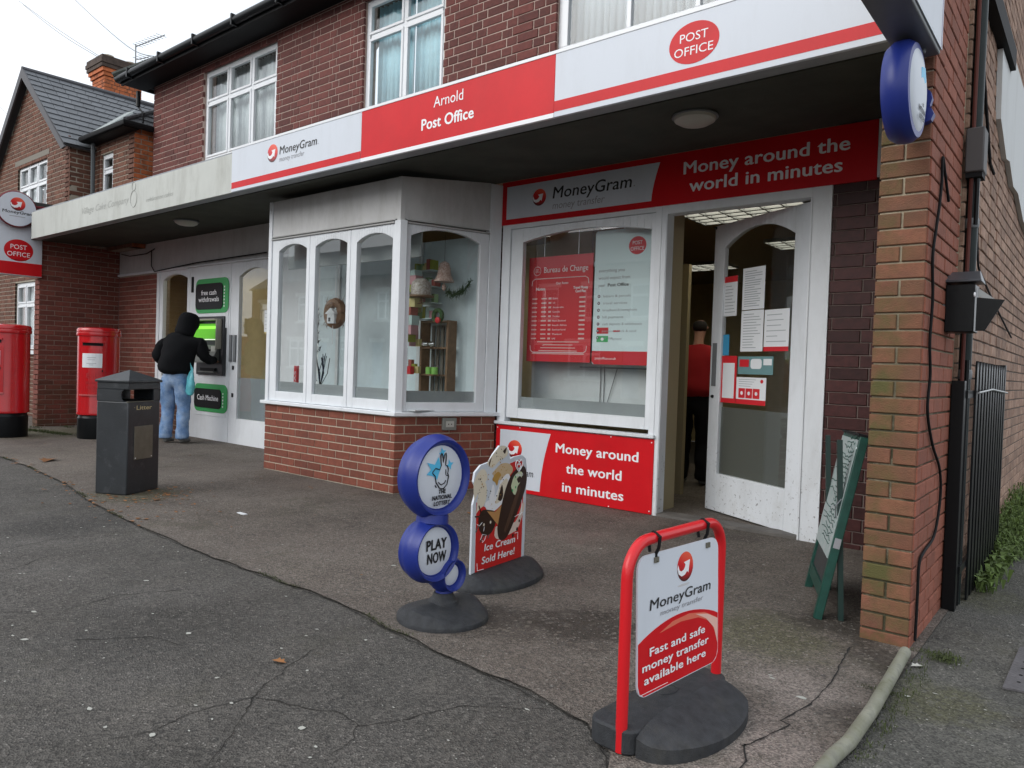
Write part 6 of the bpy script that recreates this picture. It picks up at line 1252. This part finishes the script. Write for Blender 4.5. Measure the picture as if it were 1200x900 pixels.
ax_ = -18.87; ay_ = 8.15; mb = MB(); mb.tube([(ax_+.02, ay_, 7.9), (ax_, ay_, 8.80)], .016, 6); mb.build('mast', MGREY, t)
for z, l in ((8.74, 1.5), (8.42, .7)):
    mb = MB(); mb.tube([(ax_, ay_, z), (ax_+l, ay_, z-.10)], .012, 5)
    mb.build('boom', MGREY, t)
    for i in range(int(l/.16)): MB().tube([(ax_+.12+.15*i, ay_-.12, z-.008*i), (ax_+.12+.15*i, ay_+.12, z-.008*i)], .006, 4).build('element', MGREY, t)
# further house beyond, only its roof edge shows
F2 = thing('slate_roofed_house', 'slate roofed house at the far left edge beyond the gable', 'house', (-24, 7, 0))
box('wall', B_NB, F2, FX(7.0), -30, -19.5, -.1, 5.3, -4, 0); slope('roof', SLATE, [(-30, 6.7, 5.3), (-19.2, 6.7, 5.3), (-19.2, 9.5, 7.6), (-30, 9.5, 7.6)], F2, .05)
MB().tube([(-30, 9.5, 7.65), (-19.2, 9.5, 7.65)], .06, 6).build('ridge_tiles', VB, F2)
for a in (-28, -24.5): casement(F2, FX(7.0), a, a+1.5, 3.6, 4.8, 2, None, c=.05)
# telephone wires
for i, P in enumerate((((-19.1, 7.6, 8.25), (-21.2, 7.3, 9.40), (-23.43, 7.02, 10.70)), ((-19.1, 7.6, 8.22), (-21.2, 7.32, 9.32), (-23.3, 7.09, 10.58)), ((-11.08, 5.1, 5.58), (-12.96, 5.47, 6.33), (-15.57, 5.59, 7.9), (-17.0, 5.65, 8.9)), ((-21.1, 6.24, 6.86), (-22.4, 6.5, 7.3), (-23.7, 6.7, 7.8)))):
    o_ = MB().tube(smooth_path(P, 6), .0065, 4).build('overhead_wire', MGREY); tag(o_, ('upper of two thin wires running from the chimney to the top left', 'lower of two thin wires running from the chimney to the top left', 'thin wire crossing the sky from the shop eaves', 'thin wire at the far left edge above the slate roof')[i], 'wire')

# ================================================================== HOUSES ACROSS THE STREET (seen only in the glass)
def terrace(x0, label):
    t = thing('terraced_house', label, 'house', (x0+2.4, -17, 0), 'terraced houses across the street'); F = Fr((x0+4.8, -17, 0), (-1, 0, 0)); hs_ = [(.6, 1.5, 3.5, 5.0), (2.9, 3.9, 3.5, 5.0), (.5, 2.3, .8, 2.4), (3.3, 4.2, 0, 2.3)]
    mb = MB()
    for c in cells(0, 4.79, -.1, 5.9, hs_): mb.box(F, *c, -.25, 0)
    mb.build('wall', mat('far_brick', (.15, .06, .045), .9, var=.2, vscale=3), t)
    for h in hs_[:3]:
        casement(t, F, *h, 2 if h[1]-h[0] > 1.2 else 1, None, c=-.08, trans=h[3]-.5, fr=.07); box('lintel', mat('stone_white', (.62, .60, .55), .8), t, F, h[0]-.15, h[1]+.15, h[3], h[3]+.2, -.05, .04); box('window_sill', mat('stone_white', (.62, .60, .55)), t, F, h[0]-.1, h[1]+.1, h[2]-.12, h[2], -.05, .08)
    box('door', mat('door_blue', (.04, .07, .15), .4), t, F, 3.34, 4.16, 0, 2.26, -.12, -.08); box('lintel', mat('stone_white', (.62, .60, .55)), t, F, 3.15, 4.35, 2.3, 2.5, -.05, .04)
    box('room_back', mat('dim_room', (.12, .12, .12)), t, F, .1, 4.7, 0, 5.8, -1.5, -1.4)
    slope('roof', SLATE, [F(0, 5.9, .25), F(4.79, 5.9, .25), F(4.79, 8.2, -3.2), F(0, 8.2, -3.2)], t, .08)
    cm = box('chimney', mat('far_brick', (.22, .105, .075)), t, F, -.0, .8, 7.3, 9.2, -3.3, -2.5)
    for a in (.2, .55): MB().lathe(ZU, F(a, 0, -2.9).x, F(a, 0, -2.9).y, [(.12, 9.2), (.10, 9.6), (.12, 9.62)], 12).build('chimney_pot', TERRA, cm)
for i in range(9): terrace(-46+i*4.8, 'brick terraced house with white lintels reflected in the shop windows')

# ================================================================== PEOPLE
def skinned(name, m, V, E, parent, root=0, sub=1, kind=None, flat_=1.0):
    """one continuous surface grown over a skeleton: V = [(x, y, z, rx, ry)]"""
    me = bpy.data.meshes.new(name); me.from_pydata([v[:3] for v in V], E, []); me.materials.append(m)
    o = link(name, me, parent); bm = bmesh.new(); bm.from_mesh(me); L = bm.verts.layers.skin.verify(); bm.verts.ensure_lookup_table()
    for i, v in enumerate(bm.verts): v[L].radius = (V[i][3], V[i][4] if len(V[i]) > 4 else V[i][3]); v[L].use_root = (i == root)
    bm.to_mesh(me); bm.free()
    sk = o.modifiers.new('skin', 'SKIN'); sk.use_smooth_shade = True; sk.branch_smoothing = .6
    sb = o.modifiers.new('sub', 'SUBSURF'); sb.levels = sub; sb.render_levels = sub
    return o
def chain(V, E, a, pts):
    for p in pts: V.append(p); E.append((a, len(V)-1)); a = len(V)-1
    return a
def hand(V, E, wrist, d, side, k=1):
    """palm and five fingers from the wrist along d; side = thumb direction"""
    d = Vector(d).normalized(); s = Vector(side).normalized(); w_ = Vector(V[wrist][:3]); palm = w_+d*.05*k; V.append((*palm, .030*k, .018*k)); E.append((wrist, len(V)-1)); pi = len(V)-1
    dn = d.cross(s)
    for i, ln in enumerate((.072, .080, .075, .060)):
        b = palm+d*.035*k+s*(.027-.018*i)*k; p1 = b+d*ln*.5*k; p2 = p1+(d*.75+dn*.5)*ln*.5*k
        chain(V, E, pi, [(*b, .009*k), (*p1, .008*k), (*p2, .0065*k)])
    b = w_+d*.025*k+s*.030*k; p1 = b+(d*.7+s*.7)*.03*k; p2 = p1+d*.028*k; chain(V, E, pi, [(*b, .011*k), (*p1, .010*k), (*p2, .008*k)])
def person(x, y, H, yaw, label, top, bottom, hood=True, arms='atm', hair=None, z0=0):
    t = thing('person', label, 'person', (x, y, z0)); k = H/1.78; cy, sy = math.cos(yaw), math.sin(yaw)
    lean = .13 if arms == 'atm' else 0
    def P(a, f, z, *r):      # a = to the person's right, f = forward
        a += lean*max(0, (z-1.0)/.7)**1.2
        return (x+(a*cy - f*sy)*k, y+(a*sy + f*cy)*k, z0+z*k, *[q*k for q in r])
    def D(a, f, z): return (a*cy-f*sy, a*sy+f*cy, z)
    # body: pelvis, spine, neck, head; legs; arms with hands
    V = [P(0, 0, .95, .13, .10)]; E = []
    ch_ = chain(V, E, 0, [P(0, .01, 1.10, .12, .09), P(0, .03, 1.28, .14, .10), P(0, .05, 1.42, .08, .07), P(.0, .085, 1.52, .05, .05), P(.0, .12, 1.60, .068, .075), P(0, .13, 1.69, .07, .08), P(0, .125, 1.745, .045, .05)])
    for s in (-1, 1):
        chain(V, E, 0, [P(s*.09, 0, .88, .085), P(s*.10, .02, .50, .052), P(s*.105, -.01, .10, .035), P(s*.115, .08, .05, .035, .025), P(s*.12, .16, .035, .03, .02)])
        if arms == 'atm' and s == 1: pts = [P(.19, .06, 1.40, .05), P(.27, .13, 1.15, .042), P(.33, .36, 1.12, .028)]; hd = D(.25, .9, -.1)
        elif arms == 'atm': pts = [P(-.19, .06, 1.40, .05), P(-.27, .04, 1.13, .042), P(-.17, .24, 1.02, .028)]; hd = D(.5, .8, 0)
        else: pts = [P(s*.19, .04, 1.40, .05), P(s*.24, .01, 1.12, .042), P(s*.24, .08, .88, .028)]; hd = D(0, .2, -1)
        a = chain(V, E, 2, pts); hand(V, E, a, hd, D(-s, .2, .3), k)
    skinned('body', SKIN, V, E, t, sub=1)
    # face
    Hc = Vector(P(0, .13, 1.655)[:3]); fw = Vector(D(0, 1, 0)); rt = Vector(D(1, 0, 0))
    for s in (-1, 1):
        e_ = Hc+fw*.072*k+rt*s*.03*k+Vector((0, 0, .012)); MB().lathe(Fr(e_, rt, (0, 0, 1)), 0, 0, [(.012*k, -.006), (.008*k, .004), (.001, .007)] if Fr(e_, rt, (0, 0, 1)).n.dot(fw) > 0 else [(.012*k, .006), (.008*k, -.004), (.001, -.007)], 10).build('eye', mat('eye_white', (.5, .48, .45), .3), t)
        MB().tube([Hc+rt*s*.070*k, Hc+rt*s*.082*k+Vector((0, 0, .01))], [.018*k, .012*k], 8).build('ear', SKIN, t)
    MB().tube([Hc+fw*.075*k+Vector((0, 0, .015)), Hc+fw*.098*k+Vector((0, 0, -.02))], [.008*k, .013*k], 8).build('nose', SKIN, t); MB().tube([Hc+fw*.078*k-rt*.02-Vector((0, 0, .05)), Hc+fw*.078*k+rt*.02-Vector((0, 0, .05))], .005*k, 6).build('mouth', mat('lip', (.35, .12, .10), .5), t)
    # trousers
    V = [P(0, 0, .96, .185, .145)]; E = []
    chain(V, E, 0, [P(0, 0, 1.03, .175, .135)])
    for s in (-1, 1): chain(V, E, 0, [P(s*.105, -.01, .82, .125, .145), P(s*.11, .0, .66, .105, .115), P(s*.112, .02, .46, .086, .092), P(s*.114, -.005, .26, .082, .086), P(s*.118, -.01, .10, .084, .09), P(s*.119, .0, .055, .086, .095)])
    tr_ = skinned('trousers', bottom, V, E, t, sub=2)
    tx = bpy.data.textures.new('fold', 'CLOUDS'); tx.noise_scale = .10; tx.noise_depth = 3; dm = tr_.modifiers.new('folds', 'DISPLACE'); dm.texture = tx; dm.strength = .045; dm.texture_coords = 'GLOBAL'
    for s in (-1, 1):
        q = Vector(P(s*.115, .075, .04)[:3]); V2 = [P(s*.114, -.05, .045, .042, .038), P(s*.116, .06, .042, .045, .036), P(s*.12, .16, .032, .040, .026)]; skinned('shoe', SHOE, V2, [(0, 1), (1, 2)], t, sub=2)
    # top
    V = [P(0, 0, .90, .25, .20)]; E = []
    a = chain(V, E, 0, [P(0, -.005, 1.05, .245, .20), P(0, .0, 1.22, .265, .205), P(0, .02, 1.37, .25, .18), P(0, .045, 1.455, .17, .14)])
    for s in (-1, 1):
        if arms == 'atm' and s == 1: pts = [P(.24, .05, 1.375, .095), P(.31, .12, 1.17, .080), P(.33, .27, 1.13, .066), P(.36, .37, 1.12, .055)]
        elif arms == 'atm': pts = [P(-.24, .05, 1.375, .095), P(-.325, .03, 1.17, .085), P(-.26, .14, 1.07, .066), P(-.19, .22, 1.02, .05)]
        else: pts = [P(s*.20, .03, 1.385, .075), P(s*.25, .01, 1.14, .062)]
        chain(V, E, 3, pts)
    tp = skinned('hoodie' if hood else 'shirt', top, V, E, t, sub=2)
    dm = tp.modifiers.new('folds', 'DISPLACE'); dm.texture = tx; dm.strength = .05; dm.texture_coords = 'GLOBAL'
    if hood:
        V = [P(0, .02, 1.42, .17, .14)]; E = []
        chain(V, E, 0, [P(0, .05, 1.52, .135, .13), P(0, .085, 1.62, .135, .15), P(0, .10, 1.70, .128, .142), P(0, .105, 1.765, .075, .09)]); hd_ = skinned('hood', top, V, E, t, sub=2)
        # the open front of the hood: a soft rim round the face
        c = Vector(P(0, .20, 1.635)[:3]); FH = Fr(c, rt, (0, 0, 1)); MB().tube([FH(*p, 0) for p in ell(0, 0, .072*k, .10*k, 20)]+[FH(.072*k, 0, 0)], .020*k, 8).build('hood_rim', top, t, smooth=True)
        pass
    if hair:
        V = [P(0, .11, 1.60, .078, .085)]; E = []; chain(V, E, 0, [P(0, .115, 1.68, .085, .095), P(0, .12, 1.735, .065, .07)]); skinned('hair', hair, V, E, t, sub=2)
    return t
person(-9.82, 4.86, 1.80, math.radians(32), 'man in a black hoodie and faded blue jeans using the cash machine, seen from behind', HOOD, JEAN)
person(-3.42, 7.3, 1.80, math.radians(10), 'person in a red top standing inside the shop beyond the open door', REDC, BLKM, hood=False, arms='down', hair=HAIR)
V = [(-9.56, 4.92, 1.10, .006), (-9.56, 4.95, 1.02, .02, .012), (-9.56, 4.94, .92, .075, .035), (-9.56, 4.93, .80, .095, .045), (-9.56, 4.93, .70, .090, .045), (-9.56, 4.93, .655, .07, .03)]
t = thing('carrier_bag', 'translucent teal carrier bag hanging at the side of the man at the cash machine', 'bag', (-9.56, 4.90, .65)); o = skinned('bag', BAGM, V, [(i, i+1) for i in range(5)], t, sub=2); tx = bpy.data.textures.new('crumple', 'CLOUDS'); tx.noise_scale = .05; dm = o.modifiers.new('folds', 'DISPLACE'); dm.texture = tx; dm.strength = .03; dm.texture_coords = 'GLOBAL'
